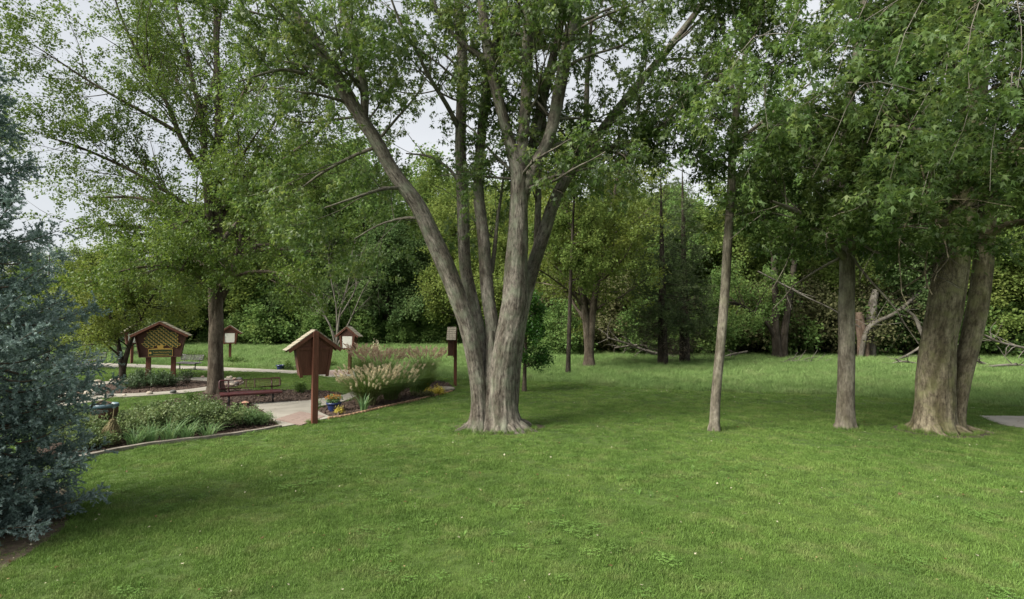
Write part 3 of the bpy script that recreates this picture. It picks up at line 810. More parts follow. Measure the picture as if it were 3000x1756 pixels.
# bed edging
ept = [G(x, y) for x, y in [(205, 1353), (300, 1332), (400, 1313), (500, 1299), (600, 1288), (700, 1275), (770, 1264), (822, 1254)]]
ep = resample(ept, 60)
tv, tf = [], []
for i in range(60):
    t = nrm(ep[min(i + 1, 59)] - ep[max(i - 1, 0)]); nn = np.array([-t[1], t[0], 0])
    for s, z in ((-.055, -.02), (-.05, .075), (.05, .08), (.055, -.02)): tv.append(tuple(ep[i] + nn * s + np.array([0, 0, z + .003 * math.sin(i * .7)])))
for i in range(59):
    for q in range(3): tf.append((i * 4 + q, (i + 1) * 4 + q, (i + 1) * 4 + q + 1, i * 4 + q + 1))
tf += [(0, 1, 2, 3), (239, 238, 237, 236)]
me = bpy.data.meshes.new('bed_edging'); me.from_pydata(tv, [], tf)
tag(link('bed_edging', me, M['edging']), 'weathered grey curved landscape edging in front of the left shrub bed', 'edging')
ept = [G(x, y) for x, y in [(968, 1228), (1010, 1222), (1060, 1211), (1110, 1199), (1180, 1183), (1250, 1167), (1322, 1149)]]
ep = resample(ept, 200)
el = np.linalg.norm(np.diff(ep, axis=0), axis=1).sum()
nb = int(el / 0.16)
ep = resample(ept, nb)
eo = empty('brick_edging', tuple(ep[0]), 0, 'low row of small tan bricks edging the ornamental grass bed', 'edging')
ebm = MB().box((0, 0, .02), (.14, .09, .09)).mesh('edging_brick', M['edge_brick'], .012)
for i in range(nb):
    t = ep[min(i + 1, nb - 1)] - ep[max(i - 1, 0)]
    link('brick', ebm, None, eo, tuple(ep[i] - ep[0]), (rnd.uniform(-.08, .08), rnd.uniform(-.08, .08), math.atan2(t[1], t[0]) + rnd.uniform(-.12, .12)))
# ------------------------------------------------------------------ trees
def tree(name, label, base, stems, seed, bark, twig, lv1, lv2, lv3, leaf, cat='tree', group=None, extra=None, cut=None, away=None):
    """stems: list of dict(P,R,seg,grow,flare,lump); levels: dict for grow(); leaf: dict for crown()"""
    rng = np.random.default_rng(seed)
    base = np.asarray(base, float)
    root = empty(name, tuple(base), 0, label, cat, group)
    parts, gp, gr, g0 = [], [], [], []
    for s in stems:
        P_ = s['P'] - base; 
        parts.append((P_, s['R'], s.get('seg', 16), s.get('flare'), s.get('lump', 0.0), s.get('ridge', 0.0)))
        if s.get('grow', True):
            m = P_.shape[1]; i0 = int(s.get('t0', 0.0) * (m - 1))
            q, r_ = resample(P_[0, i0:], 30, None), None
            L0 = np.linspace(0, 1, m - i0); r_ = np.interp(np.linspace(0, 1, 30), L0, s['R'][0, i0:])
            gp.append(q); gr.append(r_)
    P0, R0 = np.stack(gp), np.stack(gr)
    aw = None if away is None else np.asarray(away) - base
    P1, R1 = grow(rng, P0, R0, **lv1, away=aw)
    parts.append((P1, R1, 6))
    P2, R2 = grow(rng, P1, R1, **lv2, away=aw)
    if extra is not None:
        E, ER = extra(rng, base); P2 = np.concatenate([P2, E]); R2 = np.concatenate([R2, ER])
    tw = [(P2, R2, 3)]
    PL = P2
    if lv3:
        P3, R3 = grow(rng, P2, R2, **lv3); PL = P3
    wood('trunk', parts, bark, root, rng=rng)
    tag(wood('branches', tw, twig, root, rng=rng), kind='stuff')
    tag(crown('crown', rng, PL, parent=root, cut=cut, **leaf), kind='stuff')
    return root

# --- the many-stemmed maple in the middle
MY = mt_base[1]
def S(ctrl, seg=20, n=60, **kw):
    P_, R_ = stem(ctrl, MY, n); return dict(P=P_, R=R_, seg=seg, **kw)
main_stems = [
    S([(1408, 1268, 36), (1405, 1170, 24), (1394, 1080, 23), (1367, 950, 24), (1341, 870, 26), (1306, 780, 26), (1270, 700, 25), (1222, 600, 23), (1150, 500, 20), (1100, 410, 19), (1045, 330, 18), (975, 215, 18), (925, 120, 15), (865, 30, 13), (800, -80, 11), (720, -250, 8), (650, -450, 4)], 72, 150, flare=(.75, .12, 5, .6), lump=.06, ridge=.022, t0=.5),
    S([(1480, 1272, 52), (1474, 1180, 41), (1475, 1080, 38), (1497, 950, 38), (1509, 870, 37), (1512, 780, 34), (1517, 700, 30), (1520, 600, 26), (1520, 510, 25), (1503, 450, 19), (1489, 400, 16), (1460, 290, 16), (1436, 190, 16), (1414, 30, 14), (1400, -150, 11), (1380, -400, 6)], 84, 150, flare=(.60, .12, 5, 2.0), lump=.06, ridge=.020, t0=.58),
    S([(1432, 1240, 26, .35), (1424, 1080, 22, .45), (1398, 950, 20, .55), (1378, 860, 19, .6), (1362, 770, 18, .7), (1356, 600, 18, .8), (1349, 420, 16, 1.0), (1355, 200, 16, 1.2), (1346, 40, 14, 1.3), (1330, -150, 10, 1.4), (1310, -400, 5, 1.5)], 22, 60, lump=.06, t0=.5),
    S([(1448, 1220, 26, .3), (1446, 1060, 22, .35), (1441, 950, 20, .4), (1428, 860, 20, .5), (1416, 700, 18, .6), (1402, 560, 16, .8), (1408, 420, 14, .9), (1430, 250, 14, 1.0), (1462, 80, 13, 1.2), (1490, -80, 10, 1.3), (1520, -350, 5, 1.4)], 22, 60, lump=.06, t0=.5),
    S([(1494, 1220, 22, .3), (1508, 1050, 21, .3), (1532, 900, 20, .4), (1562, 780, 20, .5), (1592, 690, 19, .6), (1620, 600, 18, .75), (1660, 520, 17, .9), (1720, 440, 16, 1.0), (1800, 335, 14, 1.2), (1890, 225, 12, 1.5), (2000, 90, 10, 1.8), (2120, -80, 7, 2.2), (2220, -260, 3, 2.5)], 22, 60, lump=.06, t0=.5),
    S([(1520, 600, 12, .04), (1525, 510, 18, .02), (1532, 400, 17), (1542, 280, 17), (1546, 120, 17), (1548, -30, 14), (1560, -250, 9), (1575, -480, 4)], 16, 36, lump=.05),
    S([(1518, 680, 10, .05), (1526, 600, 18, .02), (1560, 500, 19, -.03), (1610, 400, 17, -.12), (1640, 260, 19, -.3), (1668, 110, 17, -.5), (1705, -40, 13, -.7), (1760, -250, 8, -1.0), (1800, -450, 3, -1.2)], 16, 40, lump=.05),
    S([(1545, 520, 15, .2), (1575, 360, 14, .4), (1608, 220, 13, .6), (1645, 60, 11, .8), (1680, -120, 8, 1.0), (1720, -350, 3, 1.2)], 14, 36),
    S([(1085, 410, 7), (1068, 345, 12), (1068, 280, 13), (1050, 180, 13), (1012, 60, 11), (985, -60, 9), (950, -260, 4)], 12, 30),
    S([(1440, 190, 9), (1400, 160, 8), (1345, 120, 8), (1290, 50, 6), (1250, -60, 5), (1220, -180, 2)], 10, 24),
    S([(1640, 560, 10, .7), (1680, 470, 10, .9), (1712, 400, 9, .8), (1718, 310, 8, .7), (1722, 200, 7, .6), (1735, 40, 4, .5)], 10, 24),
    S([(1690, 480, 9, .9), (1760, 440, 9, .6), (1850, 420, 8, .2), (1920, 380, 7, -.2), (1990, 350, 5, -.5), (2080, 330, 3, -1.0)], 10, 24),
    S([(1572, 760, 11, .7), (1576, 620, 10, .9), (1580, 480, 9, 1.0), (1592, 380, 8, 1.1), (1600, 200, 6, 1.2)], 10, 24),
    S([(1345, 380, 8, 1.0), (1310, 310, 7, .7), (1260, 230, 6, .3), (1220, 150, 5, -.1), (1170, 60, 4, -.5), (1120, -80, 2, -.9)], 10, 24),
    S([(1118, 400, 5), (1160, 350, 4, -.2), (1220, 280, 3.2, -.4), (1255, 215, 2, -.5)], 8, 14),
    S([(960, 255, 7), (900, 220, 6, -.2), (830, 205, 5, -.4), (760, 220, 4, -.5), (700, 240, 2, -.6)], 8, 18),
    S([(1185, 550, 6), (1120, 555, 5, -.3), (1040, 580, 4, -.6), (950, 610, 2, -.9)], 8, 18),
    S([(1105, 430, 6), (1030, 460, 5, .4), (940, 510, 4, .8), (860, 570, 2, 1.2)], 8, 18),
    S([(1235, 640, 5, .1), (1180, 640, 4, .8), (1110, 660, 3, 1.6), (1040, 700, 2, 2.4)], 8, 18),
    S([(1360, 560, 6, .8), (1320, 500, 5, 1.4), (1260, 460, 4, 2.0), (1190, 450, 2, 2.6)], 8, 18),
    S([(1440, 800, 7, .7), (1450, 720, 6, .7), (1458, 640, 5, .8), (1470, 560, 4, .8), (1480, 470, 2, .8)], 8, 16),
]
def roots(cx_, cy_, r0, specs):
    out = []
    for a_, ln, rr in specs:
        d_ = np.array([math.cos(a_), math.sin(a_), 0]); s_ = np.array([-d_[1], d_[0], 0])
        p, r_ = resample([np.array([cx_, cy_, .20]) + d_ * r0 * .40, np.array([cx_, cy_, .10]) + d_ * r0 * 1.1, np.array([cx_, cy_, .015]) + d_ * (r0 + ln * .5) + s_ * .05, np.array([cx_, cy_, -.06]) + d_ * (r0 + ln) + s_ * .16], 14, [rr * 1.3, rr * 1.1, rr * .8, rr * .5])
        out.append(dict(P=p[None], R=r_[None], seg=12, grow=False, lump=.08))
    return out
main_stems.append(S([(1441, 1270, 46, .06), (1441, 1200, 34, .08), (1440, 1120, 26, .12), (1440, 1040, 16, .18), (1440, 970, 6, .22)], 40, 50, flare=(.5, .1, 5, 1.2), lump=.08, ridge=.03, grow=False))
main_stems += roots(mt_base[0] - .38, mt_base[1] + .05, .30, [(3.5, .55, .10), (4.3, .40, .09), (2.6, .5, .09)]) + roots(mt_base[0] + .2, mt_base[1] + .05, .46, [(5.0, .35, .10), (5.7, .42, .11), (.2, .4, .10), (4.35, .3, .08)])
tree('maple_tree', 'large grey silver maple with several spreading trunks in the middle of the lawn', (mt_base[0], mt_base[1], 0), main_stems, 5, M['bark_maple'], M['twig'],
     dict(n=175, t0=.05, t1=1.0, length=3.0, taper_len=.4, ang=52, asd=14, up=.05, k=8, wob=.13, rfac=.4, rmax=.05, rend=.25),
     dict(n=1400, t0=.2, t1=1.0, length=1.2, taper_len=.3, ang=48, asd=16, up=0.0, k=5, wob=.2, rfac=.6, rmax=.018, rend=.3, curl=-.03),
     dict(n=7600, t0=.15, t1=1.0, length=.42, taper_len=.2, ang=45, asd=18, up=-.1, k=4, wob=.2, rfac=.6, rmax=.007, rend=.4, curl=-.1),
     dict(n=86000, size=.125, tmpl=LEAF_MAPLE, mat=M['leaf_main'], t0=.1, spread=.05, droop=.5, flat=.8), cat='maple tree',
     cut=lambda p: (np.random.default_rng(4).random(len(p)) < np.interp(p[:, 2], [11.3, 12.3], [1, .34])) & (p[:, 2] > 3.9))  # crown top above the view is thinned so more light reaches the lawn

# --- the maple behind the red bench
lb = G(632, 1153); LY = lb[1]
def SL(ctrl, seg=12, n=36, **kw):
    P_, R_ = stem(ctrl, LY, n); return dict(P=P_, R=R_, seg=seg, **kw)
left_stems = [
    SL([(632, 1160, 23), (632, 1060, 20), (634, 960, 19), (635, 880, 16), (640, 800, 13), (640, 700, 12), (634, 560, 11), (640, 420, 12), (640, 250, 9), (632, 100, 7), (640, -100, 4), (645, -220, 2)], 40, 90, flare=(.35, .18, 5, 1.0), lump=.05, ridge=.02, t0=.38),
    SL([(630, 1010, 10, -.05), (624, 920, 12, -.1), (621, 800, 12, -.15), (620, 700, 11, -.2), (612, 620, 11, -.25), (608, 540, 12, -.3), (600, 500, 11, -.3), (598, 420, 9, -.3), (588, 335, 8, -.3), (565, 240, 6, -.4), (548, 150, 5, -.5), (520, 40, 4, -.6), (490, -120, 2, -.7)], 16, 50, lump=.04, t0=.3),
    SL([(602, 510, 9, -.3), (560, 455, 8, -.6), (525, 395, 7, -.9), (498, 320, 6, -1.2), (450, 240, 5, -1.5), (400, 150, 4, -1.9), (355, 50, 3, -2.2), (320, -60, 2, -2.6)], 10, 30),
    SL([(590, 335, 6, -.3), (622, 250, 5, -.2), (636, 170, 5, .2), (642, 70, 4, .4), (665, -60, 2, .7)], 8, 20),
    SL([(515, 385, 6, -1.0), (430, 335, 5, -1.3), (340, 285, 4, -1.6), (240, 225, 3, -2.0), (150, 165, 2, -2.4), (60, 110, 1.2, -2.8)], 8, 24),
    SL([(645, 890, 9, .2), (690, 770, 8, -.2), (718, 650, 7, -.5), (760, 560, 6, -.8), (830, 470, 5, -1.2), (910, 410, 4, -1.5), (990, 330, 2, -1.8)], 10, 30),
    SL([(638, 660, 7, .1), (690, 560, 6, .3), (750, 450, 5, .7), (820, 330, 4, 1.0), (890, 210, 2, 1.4)], 8, 24),
    SL([(620, 760, 7, -.2), (540, 700, 6, -1.0), (430, 670, 5, -1.8), (320, 660, 4, -2.6), (220, 670, 2, -3.2)], 8, 24),
    SL([(615, 650, 7, -.2), (530, 590, 6, -1.0), (420, 520, 5, -1.6), (300, 460, 4, -2.0), (200, 420, 3, -2.4), (130, 400, 1.5, -2.6)], 8, 24),
    SL([(645, 800, 7, .2), (740, 740, 6, -.6), (830, 730, 4, -1.4), (930, 740, 2, -2.2)], 8, 24),
    SL([(640, 780, 7, .3), (600, 700, 6, 1.8), (520, 650, 4, 3.4), (420, 640, 2, 5.0)], 8, 20),
    SL([(640, 720, 7, .3), (700, 650, 6, 1.8), (780, 600, 4, 3.4), (880, 580, 2, 5.0)], 8, 20),
    SL([(632, 740, 7, -.2), (600, 680, 6, -2.0), (560, 650, 4, -3.8), (500, 660, 2, -5.2)], 8, 20),
    SL([(634, 600, 7, -.2), (670, 520, 6, -1.8), (720, 440, 4, -3.4), (760, 380, 2, -4.6)], 8, 20),
    SL([(630, 420, 6, -.2), (560, 300, 5, 1.2), (480, 180, 4, 2.4), (420, 60, 2, 3.4)], 8, 20),
    SL([(634, 850, 6, 0), (560, 800, 5, -1.2), (450, 780, 4, -2.4), (330, 800, 2, -3.2)], 8, 20),
    SL([(638, 840, 6, 0), (720, 800, 5, -1.4), (820, 800, 4, -2.4), (900, 830, 2, -3.0)], 8, 20),
    SL([(634, 800, 6, 0), (560, 760, 5, 1.6), (470, 750, 4, 3.2), (380, 770, 2, 4.8)], 8, 20),
    SL([(638, 780, 6, 0), (710, 730, 5, 1.6), (800, 720, 4, 3.2), (920, 750, 2, 4.8)], 8, 20),
    SL([(634, 700, 6, 0), (520, 620, 5, .2), (400, 580, 4, .4), (260, 580, 2, .6)], 8, 20),
    SL([(638, 620, 6, 0), (740, 560, 5, .0), (860, 540, 4, -.2), (980, 560, 2, -.6)], 8, 20),
    SL([(640, 420, 6, 0), (700, 300, 5, -1.0), (770, 170, 4, -2.0), (830, 40, 2, -3.0)], 8, 20),
]
tree('maple_tree', 'slender young maple with airy crown standing in mulch behind the red bench', (lb[0], lb[1], 0), left_stems, 8, M['bark_brown'], M['twig'],
     dict(n=230, t0=.1, t1=1.0, length=3.3, taper_len=.45, ang=34, asd=11, up=.05, k=8, wob=.10, rfac=.45, rmax=.035, rend=.2),
     dict(n=2400, t0=.12, t1=1.0, length=1.3, taper_len=.35, ang=42, asd=14, up=.0, k=5, wob=.16, rfac=.6, rmax=.012, rend=.3),
     dict(n=14000, t0=.1, t1=1.0, length=.45, taper_len=.2, ang=45, asd=18, up=-.05, k=4, wob=.2, rfac=.6, rmax=.005, rend=.4, curl=-.05),
     dict(n=190000, size=.094, tmpl=LEAF_OVAL, mat=M['leaf_left'], t0=.1, spread=.05, droop=.4, flat=.9), cat='maple tree',
     cut=lambda p: np.random.default_rng(1).random(len(p)) < np.interp(p[:, 2], [5.5, 9.5, 14], [.9, .76, .70]))

# --- slender grey trunk right of the middle
sb = G(2090, 1262)
def SY(Y, ctrl, seg=12, n=36, **kw):
    P_, R_ = stem(ctrl, Y, n); return dict(P=P_, R=R_, seg=seg, **kw)
Y_ = sb[1]
tree('slender_tree', 'thin leaning tree with a bare pale grey trunk right of the big maple', (sb[0], sb[1], 0), [
    SY(Y_, [(2092, 1266, 15), (2098, 1150, 13.5), (2112, 1000, 13), (2124, 850, 13), (2133, 700, 13), (2142, 560, 12), (2146, 440, 11), (2158, 320, 10), (2172, 220, 9), (2190, 120, 7), (2200, -40, 5), (2215, -240, 2.5)], 22, 60, flare=(.45, .1, 4, .5), lump=.04, t0=.70),
    SY(Y_, [(2160, 310, 8), (2140, 240, 7, .2), (2135, 160, 6, .5), (2110, 60, 4, .9), (2080, -80, 2, 1.2)], 10, 20),
    SY(Y_, [(2172, 230, 7), (2110, 230, 6, -.4), (2030, 260, 5, -.8), (1960, 320, 3, -1.1)], 8, 20),
    SY(Y_, [(2150, 420, 6), (2230, 360, 5, -.6), (2300, 300, 4, -1.0), (2380, 240, 2, -1.4)], 8, 20),
    ], 21, M['bark_grey'], M['twig_pale'],
     dict(n=46, t0=.05, t1=1.0, length=2.3, taper_len=.4, ang=60, asd=16, up=-.05, k=7, wob=.16, rfac=.4, rmax=.03, rend=.25, curl=-.05),
     dict(n=330, t0=.2, t1=1.0, length=.95, taper_len=.3, ang=48, asd=16, up=-.05, k=5, wob=.2, rfac=.6, rmax=.012, rend=.3, curl=-.08),
     dict(n=1900, t0=.15, t1=1.0, length=.4, taper_len=.2, ang=45, asd=18, up=-.15, k=4, wob=.2, rfac=.6, rmax=.005, rend=.4, curl=-.1),
     dict(n=22000, size=.125, tmpl=LEAF_MAPLE, mat=M['leaf_right'], t0=.1, spread=.06, droop=.4, flat=.7))

# --- straight trunk with a dark crown
mb_ = G(2477, 1255); Y_ = mb_[1]
tree('oak_tree', 'straight medium tree with dark green crown between the thin and the twin trunk', (mb_[0], mb_[1], 0), [
    SY(Y_, [(2477, 1260, 27), (2478, 1160, 22.5), (2480, 1020, 21.5), (2480, 900, 21), (2482, 790, 20), (2476, 660, 17), (2468, 520, 15), (2476, 380, 14), (2500, 220, 12), (2526, 60, 10), (2540, -120, 7), (2550, -330, 3)], 40, 100, flare=(.45, .08, 5, 1.4), lump=.06, ridge=.014, t0=.36),
    SY(Y_, [(2480, 760, 12), (2400, 680, 10, -.6), (2330, 620, 7, -1.2), (2260, 590, 4, -1.8)], 8, 20),
    SY(Y_, [(2480, 740, 12), (2540, 680, 10, -.9), (2600, 640, 7, -1.8), (2640, 640, 4, -2.4)], 8, 20),
    SY(Y_, [(2474, 620, 11), (2420, 520, 9, 1.0), (2350, 430, 6, 2.0), (2280, 380, 3, 2.8)], 8, 20),
    SY(Y_, [(2470, 560, 10), (2540, 470, 8, .5), (2620, 380, 6, 1.0), (2700, 330, 3, 1.5)], 8, 20),
    ], 33, M['bark_grey'], M['twig'],
     dict(n=75, t0=.0, t1=1.0, length=2.6, taper_len=.4, ang=62, asd=16, up=0, k=7, wob=.14, rfac=.4, rmax=.045, rend=.25),
     dict(n=560, t0=.15, t1=1.0, length=1.0, taper_len=.3, ang=48, asd=16, up=-.03, k=5, wob=.2, rfac=.6, rmax=.014, rend=.3, curl=-.05),
     dict(n=3400, t0=.1, t1=1.0, length=.42, taper_len=.2, ang=45, asd=18, up=-.1, k=4, wob=.2, rfac=.6, rmax=.005, rend=.4, curl=-.1),
     dict(n=52000, size=.13, tmpl=LEAF_MAPLE, mat=M['leaf_right'], t0=.1, spread=.06, droop=.3, flat=.6), cut=lambda p: (np.random.default_rng(4).random(len(p)) < np.interp(p[:, 2], [11.3, 12.3], [1, .34])) & (p[:, 2] > 4.25 + .45 * np.sin(p[:, 0] * 2.1) * np.sin(p[:, 1] * 1.7) + np.random.default_rng(2).normal(0, .12, len(p))))  # unseen upper leaves thinned out to shade the grass less

# --- big twin trunk at the right
bb = G(2750, 1262); Y_ = bb[1]
def sprays(rng, base):
    """long drooping limbs that reach over the lawn towards the street"""
    out, rad = [], []
    ends = [(2440, 260, 8.2), (2620, 200, 7.6), (2300, 120, 8.4), (2540, 420, 8.6), (2250, 380, 9.4), (2700, 330, 8.0), (2840, 260, 7.4), (2120, 230, 9.6), (2380, 520, 9.4), (2600, 560, 9.2), (2780, 480, 8.8), (2480, 90, 7.2), (2960, 380, 8.0), (2180, 520, 10.2), (2050, 430, 10.4), (2900, 560, 9.0), (2690, 660, 10.4), (2330, 300, 8.6)]
    for i, (x, y, d) in enumerate(ends):
        a = PY(min(x + rng.uniform(260, 560), 3000), y - rng.uniform(150, 420), min(d + 2.6, 11.6)); b = PY(x, y, d)
        L_ = np.linalg.norm(b - a); jit = lambda s: rng.normal(size=3) * s * L_
        p, r_ = resample([a, a * .7 + b * .3 + [0, 0, .16 * L_] + jit(.03), a * .4 + b * .6 + [0, 0, .21 * L_] + jit(.04), a * .15 + b * .85 + [0, 0, .13 * L_] + jit(.03), b], 9, [.017, .012, .008, .005, .003])
        out.append(p - base)
        rad.append(r_)
    E, ER = np.stack(out), np.stack(rad)
    Q, QR = grow(rng, E, ER, n=190, t0=.35, t1=1.0, length=.85, taper_len=.2, ang=48, asd=14, up=.12, k=9, wob=.14, rfac=.6, rmax=.008, rend=.35, curl=-.055)
    spray_paths.append((E, ER)); spray_paths.append((Q, QR))
    return Q[:0, :5], QR[:0, :5]
spray_paths = []
big = tree('twin_trunk_tree', 'huge furrowed twin trunk tree at the right edge of the lawn', (bb[0], bb[1], 0), [
    SY(Y_, [(2736, 1272, 54), (2739, 1190, 49), (2741, 1100, 46), (2750, 1000, 42), (2768, 900, 43), (2788, 780, 42), (2815, 580, 39), (2834, 430, 37), (2850, 300, 32), (2862, 150, 30), (2870, -20, 24), (2880, -220, 16), (2890, -460, 7)], 96, 150, flare=(.34, .13, 5, .2), lump=.05, ridge=.018, t0=.42),
    SY(Y_, [(2790, 1268, 28, -.05), (2804, 1180, 24), (2820, 1100, 23), (2843, 1000, 25, .05), (2864, 900, 26, .1), (2880, 780, 25, .15), (2890, 600, 27, .2), (2930, 500, 24, .2), (2990, 400, 21, .2), (3080, 280, 17, .2), (3180, 140, 11, .2), (3280, -40, 5, .2)], 48, 110, flare=(.4, .12, 5, 2.2), lump=.05, ridge=.018, t0=.5),
    SY(Y_, [(2812, 500, 20), (2780, 440, 17, -.3), (2720, 400, 14, -.8), (2660, 380, 10, -1.3), (2590, 370, 5, -1.9)], 12, 24),
    SY(Y_, [(2862, 560, 20), (2930, 480, 18, -.3), (3010, 390, 15, -.6), (3100, 310, 10, -1.0), (3200, 240, 5, -1.4)], 12, 24),
    SY(Y_, [(2850, 330, 20), (2800, 220, 17, .7), (2740, 100, 13, 1.4), (2680, -40, 8, 2.0), (2640, -180, 4, 2.6)], 12, 24),
    SY(Y_, [(2790, 700, 14), (2740, 640, 11, -.8), (2690, 620, 8, -1.6), (2620, 640, 4, -2.4)], 10, 22),
    SY(Y_, [(2880, 700, 14), (2950, 660, 11, -.6), (3030, 650, 8, -1.2), (3120, 670, 4, -1.8)], 10, 22),
    SY(Y_, [(2870, 100, 16), (2920, 0, 13, -.8), (2980, -120, 9, -1.6), (3040, -260, 4, -2.4)], 10, 22),
    ] + roots(bb[0] - .1, bb[1] + .02, .46, [(4.2, .3, .10), (5.3, .45, .10), (3.4, .3, .09)]) + roots(bb[0] + .35, bb[1], .24, [(5.7, .75, .07)]), 44, M['bark_big'], M['twig'],
     dict(n=120, t0=.0, t1=1.0, length=2.8, taper_len=.35, ang=60, asd=16, up=0, k=7, wob=.14, rfac=.4, rmax=.05, rend=.25),
     dict(n=850, t0=.15, t1=1.0, length=1.1, taper_len=.3, ang=48, asd=16, up=-.03, k=5, wob=.2, rfac=.6, rmax=.014, rend=.3, curl=-.05),
     dict(n=4800, t0=.1, t1=1.0, length=.45, taper_len=.2, ang=45, asd=18, up=-.1, k=4, wob=.2, rfac=.6, rmax=.005, rend=.4, curl=-.1),
     dict(n=66000, size=.135, tmpl=LEAF_MAPLE, mat=M['leaf_right'], t0=.1, spread=.06, droop=.3, flat=.6), extra=sprays, cut=lambda p: (np.random.default_rng(4).random(len(p)) < np.interp(p[:, 2], [11.3, 12.3], [1, .34])) & (p[:, 2] > 4.25 + .45 * np.sin(p[:, 0] * 2.1) * np.sin(p[:, 1] * 1.7) + np.random.default_rng(2).normal(0, .12, len(p))))  # leaves above the view made sparse to let light down on the lawn
rng = np.random.default_rng(77)
wood('drooping_limbs', [(spray_paths[0][0], spray_paths[0][1], 5), (spray_paths[1][0], spray_paths[1][1], 4)], M['twig_pale'], big, rng=rng)
crown('drooping_foliage', rng, spray_paths[1][0], 8000, .125, LEAF_MAPLE, M['leaf_spray'], big, t0=.2, spread=.06, droop=.35, flat=.55)

# --- needle trees
def spruce(name, label, base, H_, R0_, seed, mat, bark, whorl=.2, per=8, tw_len=.26, n_need=20, nl=.022, nw=.0028, zmin=.15, dens=1.0, droop=.25, cat='spruce tree', dead=None, group=None, shape=.85, keep=None, slope=None):
    rng = np.random.default_rng(seed); base = np.asarray(base, float)
    root = empty(name, tuple(base), 0, label, cat, group)
    tp = resample([(0, 0, 0), (0.02, 0, H_ * .5), (0, 0, H_)], 20); tr_ = np.linspace(.028 * H_, .01, 20)
    B, BR = [], []
    z = zmin
    while z < H_ - .1:
        f = 1 - z / H_
        n = max(4, int(per * (0.6 + .4 * f)))
        for i in range(n):
            a = 2 * math.pi * (i + rng.random()) / n
            L = (R0_ * f ** shape if slope is None else min(R0_, slope * (H_ - z))) * (rng.uniform(.72, 1.08) if slope is None else rng.uniform(.56, 1.10)) + .06
            el = math.radians(-12 + 45 * (z / H_) ** 1.5 + rng.normal(0, 6))
            d = np.array([math.cos(a) * math.cos(el), math.sin(a) * math.cos(el), math.sin(el)])
            zz = z + rng.uniform(-.5, .5) * whorl * (1 if slope is None else .35)
            p0 = np.array([0, 0, zz]); p1 = p0 + d * L * .5 + np.array([0, 0, -droop * L * .10]); p2 = p0 + d * L + np.array([0, 0, droop * L * .18]); p1[2] = max(p1[2], .16); p2[2] = max(p2[2], .10 + .3 * rng.random())
            B.append(resample([p0, p1, p2], 10)); BR.append(np.linspace(.006 + .010 * L, .003, 10))
        z += whorl * (0.75 + .5 * rng.random()) * (1 + 1.3 * (z / H_) ** 2)
    B, BR = np.stack(B), np.stack(BR)
    if keep is not None:
        kk = keep(B + base); B, BR = B[kk], BR[kk]
    L = np.linalg.norm(B[:, -1] - B[:, 0], axis=1)
    nt_ = int(L.sum() / tw_len * 6.5 * dens)
    T1, T1R = grow(rng, B, BR, n=nt_, t0=.22, t1=1.0, length=tw_len * 1.5, taper_len=.45, ang=50, asd=10, up=-.10, k=5, wob=.07, rfac=.6, rmax=.004, rend=.5, curl=.0)
    # keep side twigs roughly in the branch's plane, hanging a little
    T2, T2R = grow(rng, T1, T1R, n=int(nt_ * 1.6), t0=.2, t1=1.0, length=tw_len * .62, taper_len=.3, ang=42, asd=10, up=-.06, k=5, wob=.06, rfac=.7, rmax=.003, rend=.6)
    TT = np.concatenate([T1, T2, B[:, 4:9]])
    wood('trunk', [(tp[None], tr_[None], 10), (B, BR, 5)], bark, root, rng=rng)
    N = len(TT); n = N * n_need
    pi = np.repeat(np.arange(N), n_need)
    t = np.tile(np.linspace(.02, 1, n_need), N) + rng.normal(0, .02, n); t = np.clip(t, 0, 1)
    x = t * 4; i0 = np.minimum(x.astype(int), 3); fr = (x - i0)[:, None]
    A, C = TT[pi, i0], TT[pi, i0 + 1]
    pos = A + (C - A) * fr; tan = nrm(C - A)
    rv = rng.normal(size=(n, 3)); rv[:, 2] += .35
    perp = nrm(rv - (rv * tan).sum(1, keepdims=True) * tan)
    d = nrm(tan * .75 + perp)
    side = nrm(np.cross(d, rng.normal(size=(n, 3))))
    ln = (nl * rng.uniform(.75, 1.25, n))[:, None]; wd = nw * rng.uniform(.7, 1.3, n)[:, None]
    V = np.stack([pos - side * wd / 2, pos + side * wd / 2, pos + d * ln], 1).reshape(-1, 3)
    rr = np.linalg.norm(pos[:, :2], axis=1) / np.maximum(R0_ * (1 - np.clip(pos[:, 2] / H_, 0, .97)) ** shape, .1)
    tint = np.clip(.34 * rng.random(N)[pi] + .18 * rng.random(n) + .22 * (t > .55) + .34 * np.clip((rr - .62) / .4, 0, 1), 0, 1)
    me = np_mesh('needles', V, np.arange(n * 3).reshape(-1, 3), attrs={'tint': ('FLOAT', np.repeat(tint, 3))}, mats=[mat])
    tag(link('needles', me, None, root), kind='stuff')
    return root
spb = G(-120, 1562)
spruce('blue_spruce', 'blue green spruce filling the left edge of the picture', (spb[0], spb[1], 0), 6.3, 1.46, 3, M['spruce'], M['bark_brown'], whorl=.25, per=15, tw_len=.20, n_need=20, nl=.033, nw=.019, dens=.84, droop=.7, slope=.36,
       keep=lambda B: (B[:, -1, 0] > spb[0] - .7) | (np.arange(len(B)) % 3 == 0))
dsp = G(165, 1085)
spruce('dark_spruce', 'dark green spruce standing behind the blue spruce beside the far bench', (dsp[0] - .6, dsp[1], 0), 6.8, 2.7, 4, M['spruce_dark'], M['bark_dark'], whorl=.3, per=8, tw_len=.36, n_need=12, nl=.07, nw=.016, dens=.5)
dsp = G(330, 1052)
spruce('dark_spruce', 'dark spruce behind the small crooked tree and the far path', (dsp[0], dsp[1] + 3, 0), 8.5, 3.0, 14, M['spruce_dark'], M['bark_dark'], whorl=.4, per=7, tw_len=.5, n_need=10, nl=.10, nw=.022, dens=.4)

